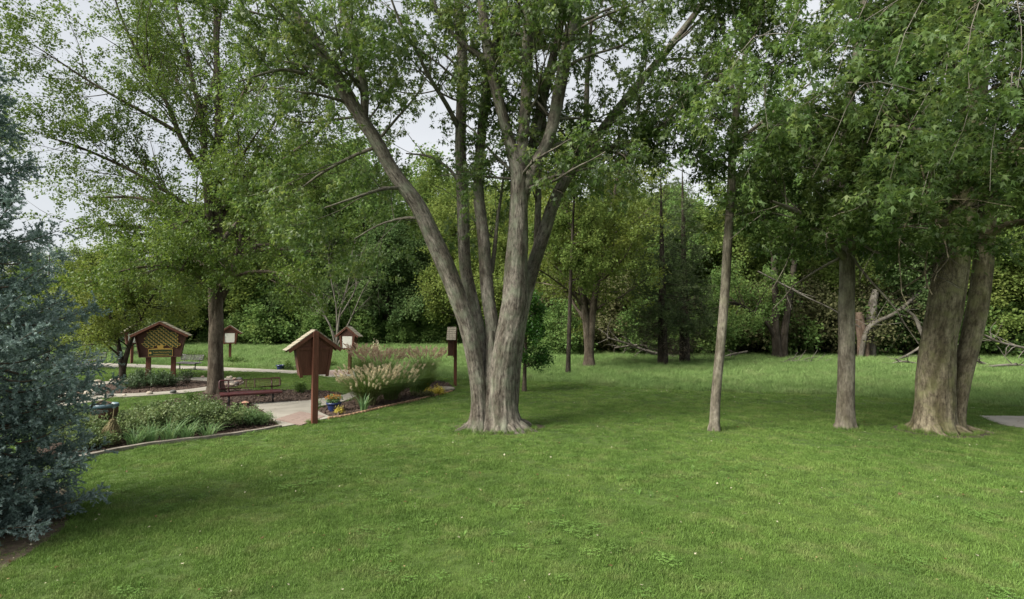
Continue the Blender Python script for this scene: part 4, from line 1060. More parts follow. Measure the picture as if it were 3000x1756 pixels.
# --- generic round-headed trees
def round_tree(name, label, base, h, rc, zb, seed, leafmat, n_leaf, size, tmpl=LEAF_FLAT, bark='bark_dark', trunk_r=.2, lean=(0, 0), multi=1, n1=34, n2=330, spread=.25, cat='tree', group=None, taper=.45, flat=.8, up=.12, len2=None, t_low=None):
    rng = np.random.default_rng(seed); base = np.asarray(base, float)
    st_ = []
    for i in range(multi):
        a = 6.283 * i / multi + rng.random()
        off = (0 if multi == 1 else rc * .28)
        top = np.array([lean[0] * h + math.cos(a) * off * 1.6, lean[1] * h + math.sin(a) * off * 1.6, h * rng.uniform(.85, .97)])
        mid = np.array([lean[0] * h * .4 + math.cos(a) * off * .5, lean[1] * h * .4 + math.sin(a) * off * .5, h * .45])
        kk = trunk_r * .22 * (multi > 1); f_ = 1.0 if multi == 1 else .72
        p, r_ = resample([np.array([math.cos(a) * kk, math.sin(a) * kk, -.05]), np.array([math.cos(a) * kk, math.sin(a) * kk, h * .12]) + np.array([lean[0], lean[1], 0]) * h * .1, mid, top], 36, [trunk_r * (1 if multi == 1 else .85), trunk_r * (.9 if multi == 1 else .75), trunk_r * .65 * f_, .03])
        st_.append(dict(P=(p + base)[None], R=r_[None], seg=12, flare=(.35, .25, 5, i), lump=.05, t0=(zb / h if t_low is None else t_low)))
    l2 = len2 or rc * .36
    return tree(name, label, base, st_, seed, M[bark], M['twig'],
                dict(n=n1, t0=0, t1=1, length=rc * 1.0, taper_len=taper + .2, ang=66, asd=12, up=up, k=7, wob=.12, rfac=.5, rmax=trunk_r * .4, rend=.2),
                dict(n=n2, t0=.2, t1=1, length=l2, taper_len=.3, ang=50, asd=15, up=.02, k=5, wob=.2, rfac=.6, rmax=trunk_r * .12, rend=.3), None,
                dict(n=n_leaf, size=size, tmpl=tmpl, mat=leafmat, t0=.1, spread=spread, droop=.3, flat=flat), cat=cat, group=group)

# middle-distance individuals
g = G(1726, 1077)
round_tree('maple_tree', 'round yellow green maple with dark trunk across the lawn behind the big maple', (g[0], g[1], 0), 13.5, 5.2, 2.6, 61, M['leaf_yellow'], 42000, .16, LEAF_OVAL, 'bark_brown', .33, multi=4, n1=70, n2=700, spread=.16, cat='maple tree', up=.25, t_low=.2)
g = G(1664, 1098)
round_tree('thin_tree', 'narrow straight tree with a bare stem beside the round yellow maple', (g[0], g[1], 0), 13, 2.4, 4.6, 62, M['leaf_far_a'], 14000, .15, LEAF_OVAL, 'bark_dark', .125, lean=(.04, .01), n1=26, n2=220, spread=.14)
g = G(1536, 1147)
round_tree('small_tree', 'small glossy dark green tree growing just behind the big maple trunk', (g[0], g[1], 0), 3.9, 1.0, .9, 63, M['leaf_gloss'], 9000, .10, LEAF_OVAL, 'bark_brown', .085, lean=(.03, 0), n1=30, n2=150, spread=.10, len2=.5)
g = G(357, 1116)
round_tree('crab_apple_tree', 'small crooked low branched tree with yellow green leaves beside the park sign', (g[0], g[1], 0), 5.4, 3.3, 1.1, 64, M['leaf_yellow'], 30000, .10, LEAF_OVAL, 'bark_dark', .16, lean=(.02, .01), multi=2, n1=56, n2=420, spread=.14, cat='tree', up=.02, t_low=.16)
# the pair of conifers with dead lower branches
for (px, py, hh, sd, lab) in [(1942, 1071, 12.5, 71, 'dark conifer with dead brown lower branches, left of the pair across the lawn'), (2006, 1064, 13.5, 72, 'dark conifer with bare lower trunk, right of the pair across the lawn')]:
    g = G(px, py)
    c = spruce('conifer', lab, (g[0], g[1], 0), hh, 2.9, sd, M['conifer'], M['bark_dark'], whorl=.5, per=8, tw_len=.55, n_need=12, nl=.15, nw=.035, dens=.55, zmin=2.6, droop=-.3, cat='conifer')
    rng = np.random.default_rng(sd)
    a = rng.uniform(0, 6.283, 46); z = rng.uniform(1.1, 4.6, 46)
    B = np.stack([resample([(0, 0, z[i]), (math.cos(a[i]) * .9, math.sin(a[i]) * .9, z[i] - .15), (math.cos(a[i]) * 1.9, math.sin(a[i]) * 1.9, z[i] - .55)], 7) for i in range(46)])
    BR = np.tile(np.linspace(.018, .005, 7), (46, 1))
    T1, T1R = grow(rng, B, BR, 420, .2, 1, .8, .3, 50, 14, -.15, 5, .15, .6, .007)
    wood('dead_branches', [(B, BR, 4), (T1, T1R, 3)], M['bark_dark'], c, rng=rng)
    crown('dead_needles', rng, T1, 5200, .10, LEAF_SLIM, M['needle_dead'], c, spread=.08, droop=.6)
# twin dark trunk with a low curved limb
g = G(2286, 1052); Y_ = g[1]
tree('twin_tree', 'dark twin trunk tree with a low curved limb at the wood edge', (g[0], g[1], 0), [
    SY(Y_, [(2280, 1056, 15), (2272, 960, 10), (2272, 860, 9), (2266, 740, 8), (2255, 600, 6), (2250, 420, 4), (2240, 250, 2)], 14, 30, flare=(.4, .25, 5, 0), t0=.42),
    SY(Y_, [(2292, 1056, 13), (2300, 960, 10), (2316, 860, 9), (2330, 740, 7), (2345, 600, 6), (2370, 420, 4), (2390, 250, 2)], 14, 30, flare=(.4, .25, 5, 2), t0=.42),
    SY(Y_, [(2270, 990, 6), (2240, 940, 6, -.3), (2200, 912, 5, -.6), (2160, 890, 4, -1.0), (2110, 884, 2, -1.5)], 8, 20),
    ], 81, M['bark_dark'], M['twig'],
     dict(n=60, t0=.0, t1=1.0, length=4.2, taper_len=.4, ang=60, asd=14, up=.1, k=7, wob=.12, rfac=.5, rmax=.07, rend=.2),
     dict(n=520, t0=.2, t1=1, length=1.5, taper_len=.3, ang=50, asd=15, up=0, k=5, wob=.2, rfac=.6, rmax=.02, rend=.3), None,
     dict(n=30000, size=.20, tmpl=LEAF_OVAL, mat=M['leaf_far_b'], t0=.1, spread=.2, droop=.3, flat=.8))

# --- the wood behind: five kinds built once, then copied tree by tree
protos_far = {}
O0 = (0, 0, 0)
protos_far['a'] = round_tree('woodland_tree', '', O0, 18, 6.2, 2.4, 101, M['leaf_far_a'], 40000, 0.24, LEAF_FLAT, 'bark_dark', .28, n1=60, n2=520, spread=.36)
protos_far['b'] = round_tree('woodland_tree', '', O0, 19, 5.2, 2.0, 102, M['leaf_far_b'], 40000, 0.24, LEAF_FLAT, 'bark_dark', .26, n1=64, n2=520, spread=.34, multi=2)
protos_far['c'] = round_tree('woodland_tree', '', O0, 13, 4.6, 1.2, 103, M['leaf_far_c'], 40000, 0.21, LEAF_FLAT, 'bark_dark', .24, n1=60, n2=520, spread=.30, taper=.6)
protos_far['d'] = round_tree('woodland_tree', '', O0, 17, 5.6, 2.2, 104, M['leaf_far_d'], 40000, 0.23, LEAF_FLAT, 'bark_brown', .26, n1=60, n2=520, spread=.34, multi=3)
protos_far['e'] = round_tree('thicket_shrub', '', O0, 4.2, 2.7, .2, 105, M['leaf_far_b'], 13000, .20, LEAF_FLAT, 'bark_dark', .06, n1=50, n2=300, spread=.26, multi=4, cat='shrub', taper=.2)
protos_far['f'] = round_tree('thicket_shrub', '', O0, 3.2, 2.4, .2, 106, M['brush'], 12000, .13, LEAF_FLAT, 'bark_dark', .05, n1=50, n2=300, spread=.24, multi=4, cat='shrub', taper=.2)
PH = {'a': 18, 'b': 19, 'c': 13, 'd': 17, 'e': 4.2, 'f': 3.2}
used = set()
rw = random.Random(90)
WL = {'a': 'mid green leafy tree', 'b': 'deep green tall tree', 'c': 'very dark low tree', 'd': 'yellowish green tree', 'e': 'dark thicket shrub', 'f': 'brownish brush shrub'}
MARKS = [(-330, 'beyond the left edge'), (-60, 'behind the blue spruce'), (110, 'at the blue spruce tips'), (250, 'behind the half hidden bench'), (357, 'behind the crooked tree'), (460, 'above the park sign'), (550, 'behind the far bench'), (640, 'behind the young maple trunk'),
         (740, 'right of the young maple trunk'), (822, 'above the empty blue pot'), (905, 'above the nearest notice board'), (985, 'behind the bare dead tree'), (1060, 'right of the bare dead tree'), (1135, 'above the plumed grasses'), (1215, 'left of the edge on notice board'), (1290, 'above the edge on notice board'), (1370, 'behind the left maple stem'), (1460, 'between the maple stems'),
         (1560, 'right of the maple trunk'), (1650, 'behind the thin bare stem'), (1740, 'behind the round maple'), (1820, 'right of the round maple'), (1900, 'left of the conifer pair'), (1990, 'behind the conifer pair'), (2080, 'behind the thin grey trunk'), (2170, 'right of the thin grey trunk'), (2280, 'behind the dark twin trunk'), (2390, 'right of the dark twin trunk'), (2470, 'behind the straight trunk'),
         (2580, 'behind the broken dead trunk'), (2670, 'left of the huge twin trunk'), (2760, 'behind the huge twin trunk'), (2870, 'right of the huge twin trunk'), (2960, 'above the concrete pad'), (3100, 'at the right edge'), (3280, 'beyond the right edge')]
seen_labels = {}
def far(kind, px, Y, h, label=None):
    p = PY(px, 900, Y)
    if kind in used: o = copy_tree(protos_far[kind])
    else: o = protos_far[kind]; used.add(kind)
    o.location = (p[0], Y, 0); s = h / PH[kind]
    o.scale = (s * rw.uniform(.9, 1.15), s * rw.uniform(.9, 1.15), s)
    o.rotation_euler = (0, 0, rw.uniform(0, 6.28))
    mk = min(MARKS, key=lambda q: abs(q[0] - px))[1]
    row = 'back' if (Y > 73 and px < 1600) or (Y > 53 and px >= 1600) else 'front'
    lab = WL[kind] + ((' in the %s row ' % row) if kind not in 'ef' else ' at the wood foot ') + mk
    if lab in seen_labels:
        for w_ in (', second', ', third', ', fourth'):
            if lab + w_ not in seen_labels: lab = lab + w_; break
    seen_labels[lab] = 1
    tag(o, lab, 'shrub' if kind in 'ef' else 'tree', 'shrubs along the foot of the wood' if kind in 'ef' else 'trees of the wood behind the meadow')
    return o
for kind, px, Y, h in [('a', -330, 60, 14), ('c', -160, 64, 12), ('d', 20, 66, 12.5), ('b', 120, 62, 11.5), ('a', 250, 66, 12), ('d', 380, 60, 12), ('b', 500, 68, 16), ('a', 620, 64, 17.5), ('d', 740, 66, 21), ('a', 830, 72, 26), ('c', 905, 66, 16), ('b', 985, 74, 25), ('b', 1060, 72, 27), ('c', 1135, 65, 15.5), ('c', 1215, 67, 14), ('a', 1290, 72, 24), ('d', 1370, 62, 17), ('d', 1450, 58, 17),
                       ('d', 1560, 52, 16), ('d', 1640, 56, 17), ('a', 1800, 50, 16), ('d', 1880, 56, 18), ('b', 1990, 48, 15), ('d', 2090, 50, 14), ('a', 2170, 46, 15), ('b', 2390, 47, 17), ('d', 2460, 44, 12), ('a', 2580, 46, 17), ('c', 2660, 42, 12), ('b', 2760, 44, 17), ('d', 2860, 42, 12), ('a', 2960, 41, 16), ('b', 3100, 40, 16), ('a', 3280, 42, 16),
                       ('b', -60, 80, 15), ('b', 330, 80, 15), ('a', 560, 84, 19), ('b', 780, 86, 31), ('a', 940, 84, 32), ('b', 1120, 86, 32), ('b', 1330, 80, 28), ('a', 1500, 74, 22), ('b', 1700, 66, 20), ('a', 1900, 66, 20), ('b', 2060, 62, 19), ('a', 2280, 60, 19), ('b', 2480, 58, 19), ('a', 2680, 56, 19), ('b', 2880, 55, 19), ('a', 3080, 54, 19), ('b', 3300, 54, 19)]:
    far(kind, px, Y, h)
for i in range(26):
    far('e' if rw.random() < .72 else 'f', -250 + i * 66 + rw.uniform(-20, 20), 69 + rw.uniform(-4, 8), rw.uniform(3.2, 5.2))
for i in range(34):
    far('e' if rw.random() < .6 else 'f', 1520 + i * 54 + rw.uniform(-18, 18), 50 - 7.0 * i / 34 + rw.uniform(-2, 6), rw.uniform(2.4, 4.6))
for i in range(16):
    far('e' if rw.random() < .75 else 'f', 1560 + i * 104 + rw.uniform(-30, 30), 46 - 5.0 * i / 16 + rw.uniform(-1.5, 1.5), rw.uniform(3.0, 5.4))
for i in range(10):
    far('e', 640 + i * 88 + rw.uniform(-30, 30), 63 + rw.uniform(-2, 3), rw.uniform(3.4, 5.6))
# one more dense mass far behind, so the wood closes
rng = np.random.default_rng(5)
nm = 34000
ang_ = np.stack([rng.uniform(-120, 120, nm), rng.uniform(92, 112, nm), rng.random(nm) ** 1.2 * 15.5], 1)
ang_[:, 2] *= .72 + .28 * np.sin(ang_[:, 0] * .21) * np.sin(ang_[:, 0] * .083 + 1); ang_[:, 2] *= np.clip((ang_[:, 0] + 130) / 100, .55, 1)
me = leaf_mesh('far_wood', rng, ang_, rng.normal(size=(nm, 3)), np.array([0, -.4, 1.0]) + rng.normal(size=(nm, 3)) * .7, rng.uniform(.6, 1.2, nm), LEAF_FLAT, [M['leaf_far_b']])
tag(link('far_wood', me), 'distant dark wood closing the view behind the trees', 'wood', kind='stuff')

# --- pale dead tree in the meadow edge
g = G(985, 1000); Yd = 56
db = PY(985, 944, Yd); db[2] = 0
dst = []
for ctrl in [[(985, 1030, 4.5), (990, 960, 3.5), (1000, 900, 2.6), (1020, 830, 2), (1030, 760, 1.4), (1035, 700, .7)], [(985, 1020, 3.5), (965, 950, 2.5), (940, 920, 1.7), (910, 900, .8)], [(988, 1000, 3), (985, 900, 2), (970, 820, 1.5), (960, 740, .7)],
             [(990, 1010, 3), (1030, 930, 2.2), (1060, 860, 1.5), (1085, 820, .7)], [(987, 1000, 2.6), (955, 930, 2), (925, 870, 1.5), (905, 810, .7)], [(995, 930, 2.6), (1040, 850, 2), (1050, 780, 1.4), (1062, 730, .7)]]:
    P_, R_ = stem(ctrl, Yd, 24); dst.append((P_, R_))
droot = empty('dead_tree', tuple(db), 0, 'bare pale dead tree standing before the dark trees beyond the meadow', 'dead tree')
rng = np.random.default_rng(6)
P0 = np.concatenate([d[0] for d in dst]) - db; R0 = np.concatenate([d[1] for d in dst])
P1, R1 = grow(rng, P0, R0, 60, .3, 1, 2.6, .3, 34, 10, .12, 7, .1, .5, .05, .3)
P2, R2 = grow(rng, P1, R1, 260, .2, 1, 1.2, .3, 34, 12, .08, 5, .12, .6, .022, .4)
wood('trunk', [(P0, R0, 8)], M['bark_dead'], droot, rng=rng)
wood('branches', [(P1, R1, 5), (P2, R2, 4)], M['bark_dead'], droot, rng=rng)

# --- broken stump and leaning dead limbs on the right
g = G(2545, 1052); Ys = g[1]
def dead_limb(name, label, ctrl, Y, seed, mat='bark_dead', n1=6, cat='branch', seg=8, group=None):
    P_, R_ = stem(ctrl, Y, 24); b_ = P_[0, 0].copy()
    lo = P_[0, :, 2].min()
    r_ = empty(name, tuple(b_), 0, label, cat, group)
    rng = np.random.default_rng(seed)
    parts = [(P_ - b_, R_, seg)]
    if n1:
        Q, QR = grow(rng, P_ - b_, R_, n1, .25, 1, np.linalg.norm(P_[0, -1] - P_[0, 0]) * .35, .3, 42, 12, .05, 6, .14, .6, .04, .3)
        Q[..., 2] = np.maximum(Q[..., 2], -b_[2] + .02)
        parts.append((Q, QR, 5))
    wood('limb', parts, M[mat], r_, rng=rng)
    return r_
P_, R_ = stem([(2530, 1060, 17), (2528, 1000, 15), (2522, 960, 14), (2516, 915, 10)], Ys, 20)
sr = empty('broken_stump', tuple(P_[0, 0]), 0, 'tall broken reddish brown dead trunk behind the straight tree', 'dead trunk')
wood('trunk', [(P_ - P_[0, 0], R_, 14, (.2, .3, 5, 0), .12)], M['bark_red'], sr, rng=np.random.default_rng(1))
P2_, R2_ = stem([(2546, 1060, 16), (2552, 980, 15), (2556, 900, 13), (2566, 850, 8)], Ys + .6, 20)
sr2 = empty('broken_stump', tuple(P2_[0, 0]), 0, 'pale grey broken trunk right behind the reddish dead trunk', 'dead trunk')
wood('trunk', [(P2_ - P2_[0, 0], R2_, 14, (.2, .3, 5, 0), .10)], M['bark_dead'], sr2, rng=np.random.default_rng(2))
dead_limb('leaning_limb', 'pale bare limb rising from the dead trunk towards the twin trunk tree', [(2520, 1052, 7), (2545, 960, 7), (2620, 920, 6), (2680, 870, 5), (2720, 836, 3)], Ys - .4, 3, n1=5)
dead_limb('leaning_limb', 'pale bare limb slanting down behind the twin trunk tree', [(2640, 900, 4), (2680, 930, 5), (2705, 985, 5.5), (2760, 1062, 4.5)], Ys - 1, 4, n1=4)
dead_limb('leaning_limb', 'thin dry limb crossing between the straight tree and the twin trunk', [(2600, 1064, 3), (2660, 1040, 3.5), (2710, 1005, 3), (2760, 960, 2)], Ys - 2, 5, n1=6)
dead_limb('hanging_limb', 'bare crooked branch hanging in front of the dark twin trunk tree', [(2220, 795, 2.5), (2290, 832, 3), (2360, 870, 2.6), (2440, 908, 2), (2520, 960, 1.4)], 30, 6, n1=9)
for i, (c_, Y, lab) in enumerate([([(2950, 1075, 4), (2890, 1068, 4), (2830, 1040, 3), (2780, 1010, 2)], 33, 'bleached fallen branch arching right of the twin trunk'), ([(3060, 1085, 5), (2980, 1070, 4), (2900, 1074, 3), (2860, 1084, 2)], 31, 'long fallen branch on the grass at the right edge'), ([(2250, 1065, 3), (2340, 1058, 3), (2420, 1066, 2)], 36, 'low fallen branch in the grass left of the straight tree'),
                             ([(1985, 1048, 4), (1900, 1030, 4), (1830, 1005, 3), (1780, 990, 2)], 41, 'pale heap of fallen branches behind the round maple'), ([(1960, 1040, 4), (1880, 1012, 3), (1800, 1020, 2)], 42, 'grey fallen limbs lying left of the conifer pair'), ([(2190, 1030, 3), (2140, 1040, 3), (2110, 1050, 2)], 40, 'reddish fallen branch between the thin trunk and the wood'), ([(2700, 1068, 3), (2640, 1060, 3), (2580, 1076, 2)], 34, 'dry fallen branch at the foot of the wood behind the straight trunk'), ([(3080, 1040, 4), (3000, 1020, 4), (2920, 1000, 3), (2870, 975, 2)], 36, 'tangled dead branches above the grass at the right edge')]):
    dead_limb('fallen_branch', lab, c_, Y, 40 + i, n1=14)
# ------------------------------------------------------------------ little roofed notice boards
def roof(parent, zr, half, drop, depth, mat_board, mat_sh, rows, cols, y0=0.0, tag_name='roof'):
    """gable roof whose ridge runs along y; shingles are objects of their own"""
    r_ = empty('roof', (0, 0, 0)); r_.parent = parent
    L = math.hypot(half, drop); a = math.atan2(drop, half)
    for s in (-1, 1):
        m = Matrix.Rotation(s * a, 3, 'Y')
        MB().box((s * half / 2, y0, zr - drop / 2), (L, depth, .022), m).build('roof_board', mat_board, r_)
        for e in (-1, 1):
            MB().box((s * half / 2, y0 + e * (depth / 2 - .012), zr - drop / 2 - .035), (L - .02, .03, .085), m).build('barge_board', mat_board, r_)
    sh = MB().box((0, 0, 0), (L / rows * 1.45, depth / cols - .006, .014)).mesh('shingle', mat_sh, .002)
    rr = random.Random(int(zr * 1000) + rows)
    for s in (-1, 1):
        for i in range(rows):
            for j in range(cols):
                t = (i + .62) / rows
                x = s * half * t; z = zr - drop * t
                nx, nz = s * math.sin(a), math.cos(a)
                link('shingle', sh, None, r_, (x + nx * .030, y0 - depth / 2 + (j + .5) * depth / cols + rr.uniform(-.004, .004), z + nz * .030 + rr.uniform(-.002, .003)), (rr.uniform(-.02, .02), s * (a - .09) + rr.uniform(-.02, .02), rr.uniform(-.03, .03)))
    MB().box((0, y0, zr + .035), (.07, depth, .014)).build('ridge_cap', mat_sh, r_, bevel=.003)
    return r_
def kiosk(name, loc, normal, label, group='roofed notice boards round the garden'):
    rz = math.atan2(normal[1], normal[0]) + math.pi / 2      # local -y looks along the normal
    k = empty(name, (loc[0], loc[1], 0), rz, label, 'notice board', group)
    W = M['sign_wood']; D = M['sign_dark']
    MB().box((0, .17, 1.22), (.15, .13, 2.44)).build('post', W, k, bevel=.006)
    zb, zt = 1.29, 2.00; wb, wt = .355, .475
    MB().prism([(-wb, zb), (wb, zb), (wt, zt), (.02, zt + .42), (-.02, zt + .42), (-wt, zt)], .065, .095).build('back_panel', W, k)
    for s in (-1, 1):
        e = .05
        MB().prism([(s * (wb - .06), zb - e), (s * (wb + .02), zb - e), (s * (wt + .02), zt + .01), (s * (wt - .06), zt + .01)][::s], .096, .13).build('corner_batten', W, k)
        MB().prism([(s * wb, zb), (s * (wb + .022), zb), (s * (wt + .022), zt + .03), (s * wt, zt + .03)][::s], -.10, .094).build('side_panel', D, k)
        ln = math.hypot(.44, .40); an = math.atan2(.40, .44)
        MB().box((s * .245, .112, zt + .215), (ln, .032, .07), Matrix.Rotation(s * an, 3, 'Y')).build('gable_batten', W, k)
        MB().prism([(s * (wb - .085), zb), (s * wb, zb), (s * wt, zt + .03), (s * (wt - .13), zt + .03)][::s], -.125, -.101).build('front_frame', W, k)
    MB().box((0, .112, zt - .01), (.88, .030, .075)).build('cross_rail', W, k)
    MB().box((0, -.005, zb + .012), (.70, .18, .024)).build('bottom_board', D, k)
    MB().prism([(-wb + .03, zb), (wb - .03, zb), (wb - .02, zb + .07), (-wb + .02, zb + .07)], -.123, -.102).build('bottom_rail', W, k)
    MB().prism([(-.44, zt - .03), (.44, zt - .03), (.46, zt + .03), (.02, zt + .42), (-.02, zt + .42), (-.46, zt + .03)], -.100, -.08).build('gable_front', D, k)
    MB().box((0, -.092, zb + .38), (.58, .010, .60)).build('notice_panel', M['notice'], k)
    roof(k, 2.46, .69, .50, .38, W, M['shingle'], 6, 3, .02)
    return k
def turn(v, deg):
    a = R(deg); return (v[0] * math.cos(a) - v[1] * math.sin(a), v[0] * math.sin(a) + v[1] * math.cos(a))
g = G(915, 1240); kiosk('notice_board', g, (-.60, .80), 'brown notice board seen from behind on a post beside the brick paving')
g = G(1019, 1098); kiosk('notice_board', g, (-.30, -.95), 'brown notice board with a white sheet rising behind the ornamental grasses')
g = G(672, 1065); kiosk('notice_board', g, (.34, -.94), 'brown notice board with a white sheet half hidden by the young maple trunk')
g = G(1322, 1131); kiosk('notice_board', g, (-1.0, -.06), 'brown notice board seen edge on beside the stone slab')
g = G(388, 1066); kiosk('notice_board', g, (.75, -.66), 'brown notice board partly hidden behind the crooked tree and the park sign')

# ------------------------------------------------------------------ the large park sign
ps = np.array([G(469, 1131)[0], G(469, 1131)[1]])
pr = empty('park_sign', (ps[0], ps[1], 0), R(20), 'large roofed brown park sign with a golden carved tree on two posts', 'sign')
W, D = M['sign_wood'], M['sign_dark']
for s in (-1, 1): MB().box((s * .46, .06, 1.1), (.17, .15, 2.2)).build('post', W, pr, bevel=.006)
zb, zt, zr = 1.22, 2.10, 2.66
MB().prism([(-.72, zb), (.72, zb), (.90, zt), (0, zr - .06), (-.90, zt)], -.05, -.02).build('sign_board', D, pr)
for s in (-1, 1):
    MB().prism([(s * .72, zb), (s * .75, zb), (s * .93, zt + .02), (s * .90, zt + .02)][::s], -.20, .10).build('side_panel', D, pr)
MB().box((0, -.08, zb + .01), (1.45, .20, .03)).build('bottom_board', D, pr)
roof(pr, 2.70, 1.06, .58, .60, W, M['shingle'], 9, 4, -.05)
em = MB()
ol = [(-.62, 1.80), (-.60, 1.70), (-.45, 1.63), (-.25, 1.66), (-.10, 1.72), (.10, 1.74), (.30, 1.70), (.45, 1.63), (.62, 1.66), (.66, 1.80), (.62, 1.98), (.58, 2.14), (.46, 2.26), (.25, 2.36), (.08, 2.47), (-.08, 2.48), (-.25, 2.38), (-.42, 2.28), (-.52, 2.14), (-.54, 1.98), (-.62, 1.88)]
em.prism(ol, -.072, -.051)
emo = em.build('carved_tree', M['sign_green'], pr)
# carved leaves: gold rim with a green field
def lens(s, n=8): return [(s * .105 * math.cos(t), s * (.052 * math.sin(t) + .018 * math.sin(2 * t))) for t in np.linspace(0, 2 * math.pi, n, endpoint=False)]
lm = MB().prism(lens(1.0), -.090, -.0725)
nf = len(lm.f); lm.prism(lens(.70), -.096, -.0905)
lme = lm.mesh('carved_leaf'); lme.materials.append(M['gold']); lme.materials.append(M['sign_green'])
for i, p in enumerate(lme.polygons): p.material_index = 0 if i < nf else 1
def inpoly(x, z, pl):
    r_ = False; j = len(pl) - 1
    for i in range(len(pl)):
        if (pl[i][1] > z) != (pl[j][1] > z) and x < (pl[j][0] - pl[i][0]) * (z - pl[i][1]) / (pl[j][1] - pl[i][1]) + pl[i][0]: r_ = not r_
        j = i
    return r_
row = 0; z = 1.68
while z < 2.48:
    x = -.70 + (row % 2) * .095
    while x < .72:
        zz = z + .0
        if inpoly(x, zz, ol): link('carved_leaf', lme, None, emo, (x, -.001 * (row % 2), zz), (0, R(24), 0))
        x += .178
    z += .078; row += 1
MB().prism([(-.14, 1.70), (-.10, 1.60), (-.16, 1.56), (.16, 1.56), (.09, 1.62), (.13, 1.72), (.05, 1.76), (-.06, 1.76)], -.097, -.074).build('carved_trunk', M['gold'], pr)
MB().prism([(-.44, 1.545), (.44, 1.545), (.40, 1.575), (.15, 1.59), (0, 1.60), (-.2, 1.585), (-.42, 1.57)], -.085, -.051).build('carved_ground', M['gold'], pr)
nb_o = MB().box((0, -.062, 1.40), (.86, .020, .26)).build('name_board', M['sign_green'], pr)
for s in (-1, 1):
    MB().box((0, -.068, 1.40 + s * .135), (.90, .024, .014)).build('gold_frame', M['gold'], nb_o)
    MB().box((s * .44, -.068, 1.42), (.014, .0235, .30)).build('gold_frame', M['gold'], nb_o)
def text(name, body, size, loc, mat, parent):
    cu = bpy.data.curves.new(name, 'FONT'); cu.body = body; cu.size = size; cu.extrude = .003; cu.align_x = 'CENTER'; cu.align_y = 'CENTER'
    cu.materials.append(mat)
    t_ = bpy.data.objects.new(name, cu); COL.objects.link(t_); bpy.context.view_layer.update()
    me = bpy.data.meshes.new_from_object(t_.evaluated_get(bpy.context.evaluated_depsgraph_get()))
    bpy.data.objects.remove(t_); me.materials.clear()
    return link(name, me, mat, parent, loc, (R(90), 0, 0))
tx = text('lettering', 'Travis Memorial Park', .078, (.055, -.078, 1.43), M['gold'], nb_o)
for i in range(13):                      # the second line is too small to read: a row of short gold marks
    MB().box((-.24 + i * .045, -.075, 1.33), (.026, .006, .024)).build('lettering_mark', M['gold'], nb_o)
MB().lathe([(.02, -.004), (.048, -.004), (.048, .004), (.02, .004)], 12).build('leaf_emblem', M['gold'], nb_o, loc=(-.37, -.076, 1.40), rot=(R(90), 0, 0))
g = G(437, 1129); tg = empty('plant_tag', (g[0], g[1], 0), .2, 'small white plant tag among the bushes under the park sign', 'tag')
MB().box((0, 0, .13), (.012, .008, .26)).build('stake', M['can_dark'], tg); MB().box((0, -.012, .26), (.12, .006, .09)).build('plate', M['white_tag'], tg)

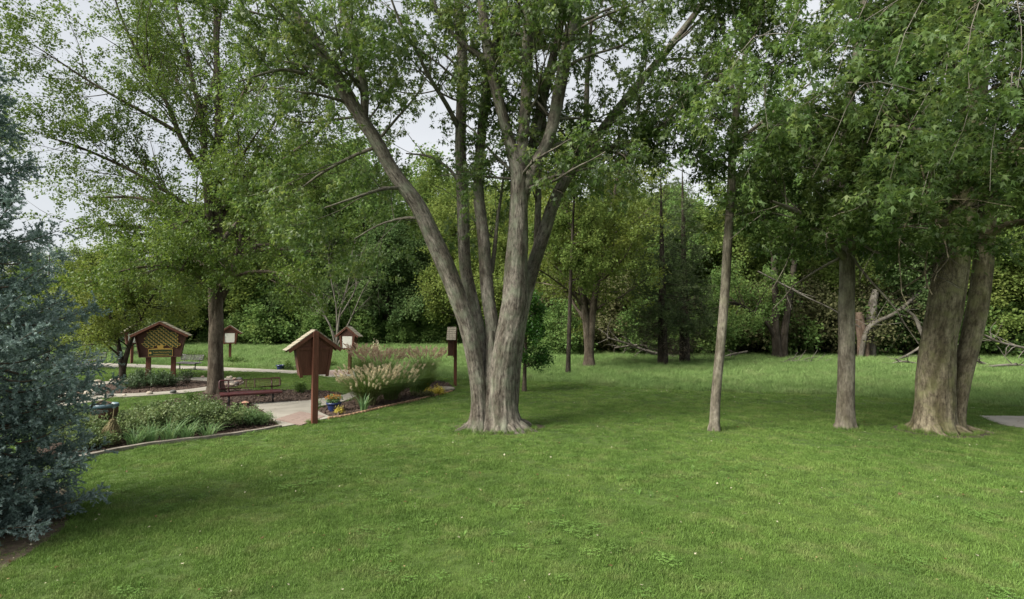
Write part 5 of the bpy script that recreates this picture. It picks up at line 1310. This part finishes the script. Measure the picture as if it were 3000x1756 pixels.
# ------------------------------------------------------------------ benches
def bench(loc, rz, mat, label, seat_z=.40, top=.82, L=1.78):
    b = empty('park_bench', (loc[0], loc[1], 0), rz, label, 'bench', 'mesh park benches')
    def loop(x0, x1, y, z0, z1, y2, rc=.05):
        pts = []
        for cx_, cz_, a0 in ((x1 - rc, 1, 0), (x0 + rc, 1, 90), (x0 + rc, 0, 180), (x1 - rc, 0, 270)):
            for a in (0, 30, 60, 90):
                t = R(a0 + a)
                u = cx_ + rc * math.cos(t); v = (rc * math.sin(t) + (1 - rc if False else 0))
                f = cz_
                zc = z1 - rc if cz_ else z0 + rc; z_ = zc + rc * math.sin(t)
                k_ = (z_ - z0) / (z1 - z0)
                pts.append((u, y + (y2 - y) * k_, z_))
        return pts
    # backrest: tube frame, mesh sheet and two upright bars
    zb_ = seat_z + .13
    br = MB().tube(loop(-L / 2, L / 2, .23, zb_, top, .31), .024, 8, closed=True).build('backrest', mat, b, smooth=True)
    ms = MB(); nx = 46; hz_ = top - zb_
    def bpnt(x, k_): return (x, .23 + .08 * k_, zb_ + hz_ * k_)
    for i in range(nx + 1):
        x = -L / 2 + .02 + (L - .04) * i / nx
        ms.tube([bpnt(x, .02), bpnt(x, .98)], .0042, 3)
    for j in range(1, 10): ms.tube([bpnt(-L / 2 + .01, j / 10), bpnt(L / 2 - .01, j / 10)], .0042, 3)
    ms.build('backrest_mesh', mat, br)
    for x in (-.13, .13): MB().tube([bpnt(x, 0), bpnt(x, 1)], .016, 6).build('backrest_bar', mat, br)
    # seat: rolled edges and mesh
    st_ = MB()
    prof_ = [(-.235, seat_z - .055), (-.245, seat_z - .02), (-.225, seat_z), (-.05, seat_z - .012), (.10, seat_z - .012), (.20, seat_z + .015), (.215, seat_z + .03)]
    n_ = len(prof_)
    vs_ = [(x, y, z) for x in (-L / 2, L / 2) for y, z in prof_] + [(x, y, z - .012) for x in (-L / 2, L / 2) for y, z in prof_]
    fs_ = []
    for i in range(n_ - 1): fs_ += [(i, n_ + i, n_ + i + 1, i + 1), (2 * n_ + i, 2 * n_ + i + 1, 3 * n_ + i + 1, 3 * n_ + i)]
    for q in (0, n_):
        for i in range(n_ - 1): fs_.append((q + i, q + i + 1, 2 * n_ + q + i + 1, 2 * n_ + q + i))
    fs_ += [(0, n_, 3 * n_, 2 * n_), (n_ - 1, 2 * n_ - 1, 4 * n_ - 1, 3 * n_ - 1)]
    st_.add(vs_, fs_); st_.build('seat', mat, b)
    for x in (-L / 2 + .26, L / 2 - .26):
        MB().tube([(x, -.02, -.03), (x, -.02, seat_z - .03)], .03, 8).build('leg', M['bench_black'], b, smooth=True)
        MB().tube([(x, -.20, seat_z - .05), (x, .18, seat_z - .045), (x, .235, seat_z + .05), (x, .25, seat_z + .18), (x, .325, top - .03)], .022, 8).build('back_post', mat, b, smooth=True)
        MB().box((x, -.02, .012), (.16, .16, .02)).build('foot_plate', M['bench_black'], b)
    return b
l1, l2 = G(672, 1190), G(797, 1181)
c = (l1 + l2) / 2
bench(c, math.atan2(l2[1] - l1[1], l2[0] - l1[0]), M['bench_red'], 'dark red metal mesh bench beside the young maple trunk', .40, .80, np.linalg.norm(l2 - l1) + .56)
l1, l2 = G(519, 1083.5), G(581, 1085.5); c = (l1 + l2) / 2
bench(c, math.atan2(l2[1] - l1[1], l2[0] - l1[0]) - .12, M['bench_black'], 'black mesh bench on the far path to the right of the park sign', .42, .84, 1.8)
c = G(255, 1076); bench(c, R(8), M['bench_black'], 'black mesh bench on the far path half hidden by the spruce', .42, .84, 1.8)
c = G(885, 1098); bench(c, R(-62), M['bench_black'], 'black bench behind the notice board seen from behind', .42, .84, 1.8)

# ------------------------------------------------------------------ litter bin
g = G(304, 1284)
tb = empty('litter_bin', (g[0], g[1], 0), 0, 'round brown slatted litter bin with a blue grey rim among shrubs', 'litter bin')
MB().lathe([(.235, .02), (.235, .76), (.22, .76), (.22, .10)], 28).build('liner', M['can_dark'], tb, smooth=False)
sl_ = MB().box((0, 0, .36), (.018, .060, .72)).mesh('slat', M['can_wood'], .004)
for i in range(26):
    a = 2 * math.pi * i / 26
    link('slat', sl_, None, tb, (.257 * math.cos(a), .257 * math.sin(a), .03), (0, 0, a))
MB().lathe([(.22, .72), (.27, .715), (.285, .73), (.28, .78), (.265, .80), (.235, .79), (.22, .75)], 32, cap=False).build('rim', M['can_rim'], tb, smooth=True)
MB().box((-.03, .02, .81), (.24, .17, .02), Matrix.Rotation(.28, 3, 'X') @ Matrix.Rotation(.2, 3, 'Y')).build('lid_flap', M['can_wood'], tb)
MB().lathe([(.02, .70), (.215, .70), (.215, .71), (.02, .71)], 24).build('bag', M['can_dark'], tb)

# ------------------------------------------------------------------ pots, garden light, slab
def pot(loc, r0, r1, h, label):
    p = empty('flower_pot', (loc[0], loc[1], 0), 0, label, 'flower pot')
    MB().lathe([(r0, 0), (r0 + (r1 - r0) * .5, h * .55), (r1, h), (r1 + .012, h), (r1 + .012, h - .05)[:2], (r1 + .014, h - .04), (r1 + .014, h + .004), (r1 - .02, h + .004), (r1 - .03, h - .05)], 28, cap=False).build('bowl', M['pot_blue'], p, smooth=True)
    MB().lathe([(.01, h - .055), (r1 - .025, h - .055), (r1 - .025, h - .045), (.01, h - .03)], 20).build('potting_soil', M['soil'], p)
    return p
gp = G(978, 1205); pt = pot(gp, .15, .215, .27, 'blue glazed pot of orange and yellow flowers in the right bed')
g2 = G(822, 1083); pot(g2, .17, .235, .26, 'empty blue pot standing on the edge of the far path')
g = G(718, 1192); gl = empty('garden_light', (g[0], g[1], 0), .5, 'small terracotta garden light with a pyramid cap in front of the red bench', 'garden light')
MB().box((0, 0, .06), (.09, .09, .13)).build('body', M['terracotta'], gl, bevel=.006)
MB().add([(-.10, -.10, .125), (.10, -.10, .125), (.10, .10, .125), (-.10, .10, .125), (0, 0, .185), (-.10, -.10, .138), (.10, -.10, .138), (.10, .10, .138), (-.10, .10, .138)],
         [(3, 2, 1, 0), (0, 1, 6, 5), (1, 2, 7, 6), (2, 3, 8, 7), (3, 0, 5, 8), (5, 6, 4), (6, 7, 4), (7, 8, 4), (8, 5, 4)]).build('cap', M['terracotta'], gl)
g = G(1297, 1146); rk = random.Random(7)
def rock(name, loc, dims, mat, seed, label=None, cat=None, group=None, rz=0, me=None):
    if me is None: me = rock_mesh(seed, mat)
    o = link(name, me, None, None, loc, (0, 0, rz), dims)
    return tag(o, label, cat, group)
def rock_mesh(seed, mat, flat=False):
    import bmesh
    bm = bmesh.new(); bmesh.ops.create_icosphere(bm, subdivisions=2, radius=1.0)
    r_ = random.Random(seed); dirs = [Vector((r_.gauss(0, 1), r_.gauss(0, 1), r_.gauss(0, 1))).normalized() for _ in range(7)]
    offs = [r_.uniform(.55, .85) for _ in dirs]
    for v in bm.verts:
        for d_, o_ in zip(dirs, offs):
            q = v.co.dot(d_)
            if q > o_: v.co -= d_ * (q - o_) * .75
        v.co *= r_.uniform(.96, 1.04)
    me = bpy.data.meshes.new('rock'); bm.to_mesh(me); bm.free(); me.materials.append(mat)
    for p in me.polygons: p.use_smooth = True
    return me
rock('stone_slab', (g[0], g[1], .06), (.52, .34, .16), M['stone'], 30, 'broad pale flat stone at the right end of the grass bed', 'stone')
RM = [rock_mesh(i, M[('stone', 'stone', 'stone_pink', 'stone_dark')[i % 4]]) for i in range(8)]
for i in range(46):                        # fieldstones set on the ring's rim
    a = 2 * math.pi * i / 46 + rk.uniform(-.05, .05)
    front = math.sin(a) < -.35
    if front and rk.random() < .35: continue
    r_ = RO - rk.uniform(.05, .25); sz = rk.uniform(.08, .14) * (.8 if front else 1.05)
    q = rk.randrange(8)
    nm = ('grey tan', 'grey tan', 'pinkish', 'dark')[q % 4]
    rock('fieldstone', (RC[0] + r_ * math.cos(a), RC[1] + r_ * math.sin(a), .06 + sz * .32), (sz * rk.uniform(1.1, 1.7), sz * rk.uniform(.9, 1.3), sz * rk.uniform(.55, .9)), None, 0,
         '%s rounded fieldstone on the rim of the concrete ring' % nm, 'stone', '%s stones on the ring rim' % nm, rk.uniform(0, 6.28), RM[q])
for i, (px, py) in enumerate([(232, 1158), (248, 1152), (262, 1160), (226, 1148), (215, 1155), (272, 1157), (288, 1163)]):
    g = G(px, py); s = rk.uniform(.12, .18)
    rock('fieldstone', (g[0], g[1], .07 + s * .3), (s * 1.4, s, s * .75), None, 0, 'larger fieldstone heaped at the left end of the concrete ring', 'stone', 'stones heaped at the ring end', rk.uniform(0, 6), RM[rk.randrange(8)])

# ------------------------------------------------------------------ bushes, grasses, flowers
def bush(name, label, loc, rx, ry, h, n, size, mat, seed, tmpl=LEAF_OVAL, cat='shrub', group=None, stems=60, dens_top=.5, spread=.04):
    rng = np.random.default_rng(seed)
    r_ = empty(name, (loc[0], loc[1], 0), 0, label, cat, group)
    a = rng.uniform(0, 6.283, stems); q = np.sqrt(rng.random(stems)) * .95
    tip = np.stack([rx * q * np.cos(a), ry * q * np.sin(a), h * np.sqrt(np.maximum(0, 1 - q ** 2 * .8)) * rng.uniform(.6, 1.08, stems)], 1)
    b0 = tip * np.array([.35, .35, 0])
    mid = (b0 + tip) / 2 + np.array([0, 0, 1]) * (h * .12) - tip * np.array([.08, .08, 0])
    P_ = np.stack([resample([b0[i], mid[i], tip[i]], 7) for i in range(stems)]); R_ = np.tile(np.linspace(.006, .002, 7), (stems, 1))
    Q, QR = grow(rng, P_, R_, stems * 5, .25, 1, h * .30, .3, 45, 15, .1, 4, .2, .7, .003)
    tag(wood('stems', [(P_, R_, 3)], M['twig'], r_, rng=rng), kind='stuff')
    tag(crown('foliage', rng, np.concatenate([Q, P_[:, 3:]]), n, size, tmpl, mat, r_, t0=.0, spread=spread, droop=.1, flat=.7), kind='stuff')
    return r_
def strap_plant(name, label, loc, n, h, wd, mat, seed, arch=.8, rad=.12, cat='plant', group=None, z0=0):
    """long arching blades"""
    rng = np.random.default_rng(seed); r_ = empty(name, (loc[0], loc[1], z0), 0, label, cat, group)
    me = strap_mesh(rng, n, h, wd, arch, rad, mat); link('blades', me, None, r_)
    return r_
def strap_mesh(rng, n, h, wd, arch, rad, mat, k=6):
    a = rng.uniform(0, 6.283, n); b0 = np.stack([np.cos(a), np.sin(a), 0 * a], 1) * (rad * np.sqrt(rng.random(n)))[:, None]
    a2 = a + rng.normal(0, .5, n); out = np.stack([np.cos(a2), np.sin(a2), 0 * a], 1)
    H_ = h * rng.uniform(.55, 1.1, n); ar = arch * rng.uniform(.3, 1.3, n)
    t = np.linspace(0, 1, k)
    ctr = b0[:, None] + out[:, None] * (H_ * ar)[:, None, None] * (t ** 1.9)[None, :, None] + np.array([0, 0, 1]) * (H_[:, None] * (t - .38 * np.clip(ar, 0, 1.4)[:, None] * t ** 2.6)[..., ])[..., None]
    side = nrm(np.cross(out, np.array([0, 0, 1.0])) + rng.normal(size=(n, 3)) * .3)
    w_ = wd * (1 - t ** 1.6) * .5 + .0006
    V = np.stack([ctr - side[:, None] * w_[None, :, None], ctr + side[:, None] * w_[None, :, None]], 2)
    idx = np.arange(n * k * 2).reshape(n, k, 2)
    q = np.stack([idx[:, :-1, 0], idx[:, :-1, 1], idx[:, 1:, 1], idx[:, 1:, 0]], -1).reshape(-1, 4)
    return np_mesh('blades', V.reshape(-1, 3), q, True, {'tint': ('FLOAT', np.repeat(rng.random(n), k * 2))}, [mat])
def plumes(rng, n, h0, h1, spread_r, mat, parent, ln=.20, wd=.035, nodd=.5):
    """feathery seed heads on thin stalks"""
    a = rng.uniform(0, 6.283, n); q = np.sqrt(rng.random(n))
    b0 = np.stack([np.cos(a) * q * spread_r * .35, np.sin(a) * q * spread_r * .35, 0 * a], 1)
    H_ = rng.uniform(h0, h1, n)
    top = np.stack([np.cos(a) * q * spread_r, np.sin(a) * q * spread_r, H_], 1)
    P_ = np.stack([resample([b0[i], (b0[i] + top[i]) / 2 + [0, 0, H_[i] * .12], top[i]], 6) for i in range(n)])
    wood('stalks', [(P_, np.tile(np.linspace(.003, .0018, 6), (n, 1)), 3)], M['straw_stem'], parent, rng=rng)
    outd = np.stack([np.cos(a), np.sin(a), 0 * a], 1)
    m = 70
    t = rng.random((n, m)); env = np.sin(np.pi * np.clip(t * .92 + .06, 0, 1)) ** .6
    L_ = ln * rng.uniform(.7, 1.2, n)
    ax = top[:, None] + outd[:, None] * (L_[:, None] * t * nodd)[..., None] + np.array([0, 0, 1]) * (L_[:, None] * (t - nodd * t ** 2 * .8))[..., None]
    rv = nrm(rng.normal(size=(n, m, 3)))
    tipv = ax + rv * (wd * env)[..., None] + np.array([0, 0, 1]) * (ln * .06)
    sd = nrm(rng.normal(size=(n, m, 3))) * .010
    V = np.stack([ax - sd, ax + sd, tipv], 2).reshape(-1, 3)
    me = np_mesh('plumes', V, np.arange(n * m * 3).reshape(-1, 3), attrs={'tint': ('FLOAT', np.repeat(np.repeat(rng.random(n), m), 3))}, mats=[mat])
    tag(link('plumes', me, None, parent), kind='stuff')
M['straw_stem'] = mat_bark('straw_stem', (0.16, 0.14, 0.07), (0.30, 0.26, 0.15), None, 30, .1, .1, .1)
def fountain(label, loc, h, n, npl, seed, pm='plume', gm='fountain', sr=.8, group='ornamental grass clumps', wd=.011, ln=.2, ph=(.75, 1.15), rad=.22, arch=.9):
    rng = np.random.default_rng(seed)
    r_ = empty('ornamental_grass', (loc[0], loc[1], 0), 0, label, 'ornamental grass', group)
    link('blades', strap_mesh(rng, n, h, wd, arch, rad, M[gm], 7), None, r_)
    if npl: plumes(rng, npl, h * ph[0], h * ph[1], sr, M[pm], r_, ln * 1.15, .058)
    return r_
fountain('wide fountain grass clump with many drooping cream plumes beside the flower pot', G(1078, 1187), 1.28, 3000, 150, 1, sr=1.0, ln=.17, ph=(.45, .92))
fountain('fountain grass clump with cream plumes in the middle of the grass bed', G(1145, 1172), 1.28, 2800, 130, 2, sr=.95, ln=.17, ph=(.45, .92))
fountain('dense dark green grass clump without many plumes at the right of the bed', G(1228, 1150), 1.12, 3000, 10, 3, gm='fountain', sr=.7, ln=.12, ph=(.8, 1.0), rad=.34, arch=.7)
fountain('tall pinkish plumed grass clump behind the cream plumes', G(1120, 1140), 1.35, 1500, 130, 4, pm='plume_pink', sr=.9, ln=.28, ph=(.8, 1.12), arch=.6)
fountain('pinkish beige plumed grass clump behind the dark green clump', G(1245, 1122), 1.30, 1200, 130, 5, pm='plume_pink', sr=1.0, ln=.28, ph=(.8, 1.1), arch=.6)
fountain('upright reddish seeded grass clump in front of the far notice board', G(1062, 1128), 1.45, 1000, 80, 6, pm='plume_pink', sr=.7, ln=.30, ph=(.8, 1.1), arch=.45)
strap_plant('iris_plant', 'pale green sword leaved iris in front of the plumed grasses', G(1066, 1206), 26, .62, .045, M['iris'], 11, arch=.55, rad=.10, cat='iris')
bush('yellow_perennial', 'yellow green low plant in front of the pale flat stone', G(1275, 1158), .42, .3, .30, 1500, .05, M['flower_yellow'], 12, cat='plant', stems=40)
bush('reddish_perennial', 'low reddish ground plant at the foot of the dark green grass', G(1235, 1165), .5, .25, .22, 1200, .05, M['brush'], 13, cat='plant', stems=36)
fb = bush('potted_flowers', 'orange and yellow flowers with green leaves growing in the blue pot', G(978, 1205), .26, .24, .24, 900, .05, M['iris'], 14, cat='flowers', stems=30, spread=.03)
fb.location.z = .23
rngf = np.random.default_rng(3)
nf_ = 150; a_ = rngf.uniform(0, 6.283, nf_); q_ = np.sqrt(rngf.random(nf_)) * .26
cen = np.stack([q_ * np.cos(a_), q_ * np.sin(a_), .12 + .13 * np.sqrt(np.maximum(0, 1 - (q_ / .27) ** 2)) + rngf.normal(0, .02, nf_)], 1)
pos = np.repeat(cen, 6, 0); aa = np.tile(np.arange(6) * 1.047, nf_) + np.repeat(rngf.random(nf_) * 6, 6)
me = leaf_mesh('blossoms', rngf, pos, np.stack([np.cos(aa), np.sin(aa), 0 * aa + .35], 1), np.tile([0, 0, 1.0], (nf_ * 6, 1)) + rngf.normal(size=(nf_ * 6, 3)) * .2, np.full(nf_ * 6, .026), LEAF_FLAT, [M['flower_orange']], np.repeat(rngf.random(nf_), 6))
link('blossoms', me, None, fb)
bush('yellow_flowers', 'few yellow orange flowers growing at the foot of the blue pot', G(993, 1213), .14, .12, .18, 260, .045, M['flower_yellow'], 15, cat='flowers', stems=18)
bush('small_seedling', 'bright green seedling beside the notice board post', G(930, 1196), .10, .10, .26, 160, .05, M['iris'], 16, cat='plant', stems=12)
# left front bed
LBG = 'low shrubs of the left bed'
for i, (px, py, rx, ry, h, n, lab) in enumerate([
        (395, 1284, .75, .55, .62, 3600, 'low leafy shrub just right of the straw coloured dried plant'), (455, 1278, .75, .55, .66, 3800, 'low leafy shrub second from the left in the front bed'),
        (520, 1272, .75, .55, .66, 3800, 'low leafy shrub in the middle of the front bed'), (585, 1266, .75, .55, .68, 3800, 'low leafy shrub right of the middle of the front bed'),
        (650, 1258, .75, .55, .68, 3800, 'taller leafy shrub below the red bench'), (430, 1250, .7, .5, .58, 3000, 'grey green shrub behind the front row near the litter bin'),
        (500, 1240, .7, .5, .60, 3000, 'grey green shrub behind the middle of the front row'), (570, 1232, .7, .5, .62, 3000, 'grey green shrub behind the front row below the maple'),
        (235, 1300, .75, .6, .72, 3800, 'leafy shrub between the blue spruce and the litter bin'), (262, 1318, .5, .4, .40, 2000, 'leafy shrub directly in front of the litter bin'), (185, 1285, .7, .55, .66, 2600, 'leafy shrub beside the blue spruce branches')]):
    bush('leafy_shrub', lab, G(px, py), rx, ry, h, n, .062, M['leaf_bush'], 200 + i, group=LBG)
for i, (px, py, lab) in enumerate([(715, 1250, 'feathery bright green plant at the right end of the front bed'), (755, 1245, 'small feathery green plant next to the walk corner')]):
    bush('feathery_plant', lab, G(px, py), .5, .4, (.48, .34)[i], 5000, .05, M['iris'], 230 + i, LEAF_SLIM, 'plant', None, 70)
for i, (px, py, lab) in enumerate([(395, 1303, 'arching daylily clump at the left of the front bed edge'), (440, 1297, 'arching daylily clump left of the middle of the bed edge'), (495, 1293, 'arching daylily clump in the middle of the bed edge'), (545, 1288, 'arching daylily clump right of the middle of the bed edge'), (610, 1282, 'arching daylily clump towards the right of the bed edge')]):
    strap_plant('daylily', lab, G(px, py), 90, (.50, .62, .66, .58, .46)[i], .016, M['iris'], 240 + i, .9, .16, 'daylily', 'daylilies along the bed edge')
dr = strap_plant('dried_plant', 'straw coloured dried plant shaped like a broom beside the litter bin', G(322, 1305), 10, .3, .006, M['straw'], 250, .4, .05, 'dried plant')
rngd = np.random.default_rng(9); nd = 420
a_ = rngd.uniform(0, 6.283, nd); rr_ = np.sqrt(rngd.random(nd)) * .20
foot = np.stack([rr_ * np.cos(a_), rr_ * np.sin(a_), rngd.uniform(0, .14, nd)], 1); tp_ = np.stack([.05 + rngd.normal(0, .022, nd), rngd.normal(0, .022, nd), rngd.uniform(.42, .58, nd)], 1)
bul = (foot + tp_) / 2 + foot * np.array([.42, .42, 0])
P_ = np.stack([resample([foot[i], bul[i], tp_[i]], 6) for i in range(nd)])
wood('straw', [(P_, np.full((nd, 6), .0042), 3)], M['straw_stem'], dr, rng=rngd)
P_ = resample([(.05, 0, .4), (.055, 0, .65), (.075, 0, .86)], 8)[None]
wood('stalk', [(P_, np.linspace(.014, .008, 8)[None], 6)], M['straw_stem'], dr, rng=rngd)
# tufts behind the bench and round the ring
for i, (px, py, h, lab) in enumerate([(880, 1152, .42, 'dark green tuft on the mulch left of the notice board post'), (765, 1160, .34, 'green tuft showing through the red bench back'), (556, 1190, .40, 'grassy tuft on the mulch below the young maple'), (842, 1083, .5, 'green plant beside the empty blue pot on the far path')]):
    bush('green_tuft', lab, G(px, py), .30, .26, h, 1500, .07, M['fountain'], 260 + i, LEAF_SLIM, 'plant', None, 46)
for i, (px, py, rx, h, lab) in enumerate([(415, 1133, .75, .72, 'rose bush at the left post of the park sign'), (462, 1136, .75, .66, 'rose bush between the two posts of the park sign'), (500, 1134, .5, .5, 'small rose bush at the right post of the park sign'), (545, 1124, .45, .72, 'thin upright rose right of the park sign'), (392, 1140, .5, .42, 'grey green bush at the left edge of the sign bed')]):
    bush('rose_bush', lab, G(px, py), rx, .5, h, (2600, 2400, 1200, 500, 1100)[i], .065, M['leaf_rose'], 270 + i, group='rose bushes under the park sign', stems=50)
# rough plants along the far path and in the meadow
for i, (px, py, h, rx, lab) in enumerate([(560, 1058, .9, 1.1, 'tall weedy clump right of the park sign behind the far bench'), (600, 1064, .7, .9, 'weedy clump left of the maple trunk beyond the path'), (955, 1078, .55, .9, 'weedy clump behind the black bench beyond the path'), (690, 1066, .45, .8, 'weedy clump beside the half hidden notice board'), (470, 1050, .6, .8, 'weedy clump seen under the park sign')]):
    bush('weed_clump', lab, G(px, py), rx, .5, h, 1800, .11, M['fountain'], 290 + i, LEAF_SLIM, 'weeds', None, 60)
g = G(1104, 1052)
sp_ = bush('white_sapling', 'small sapling with whitish blooms standing alone in the meadow', g, .42, .4, 1.5, 500, .075, M['plume'], 300, cat='sapling', stems=16)
g = G(2, 1505); pf = bush('purple_flowers', 'purple flowers at the foot of the blue spruce', g, .14, .14, .35, 160, .04, M['flower_purple'], 301, cat='flowers', stems=24)
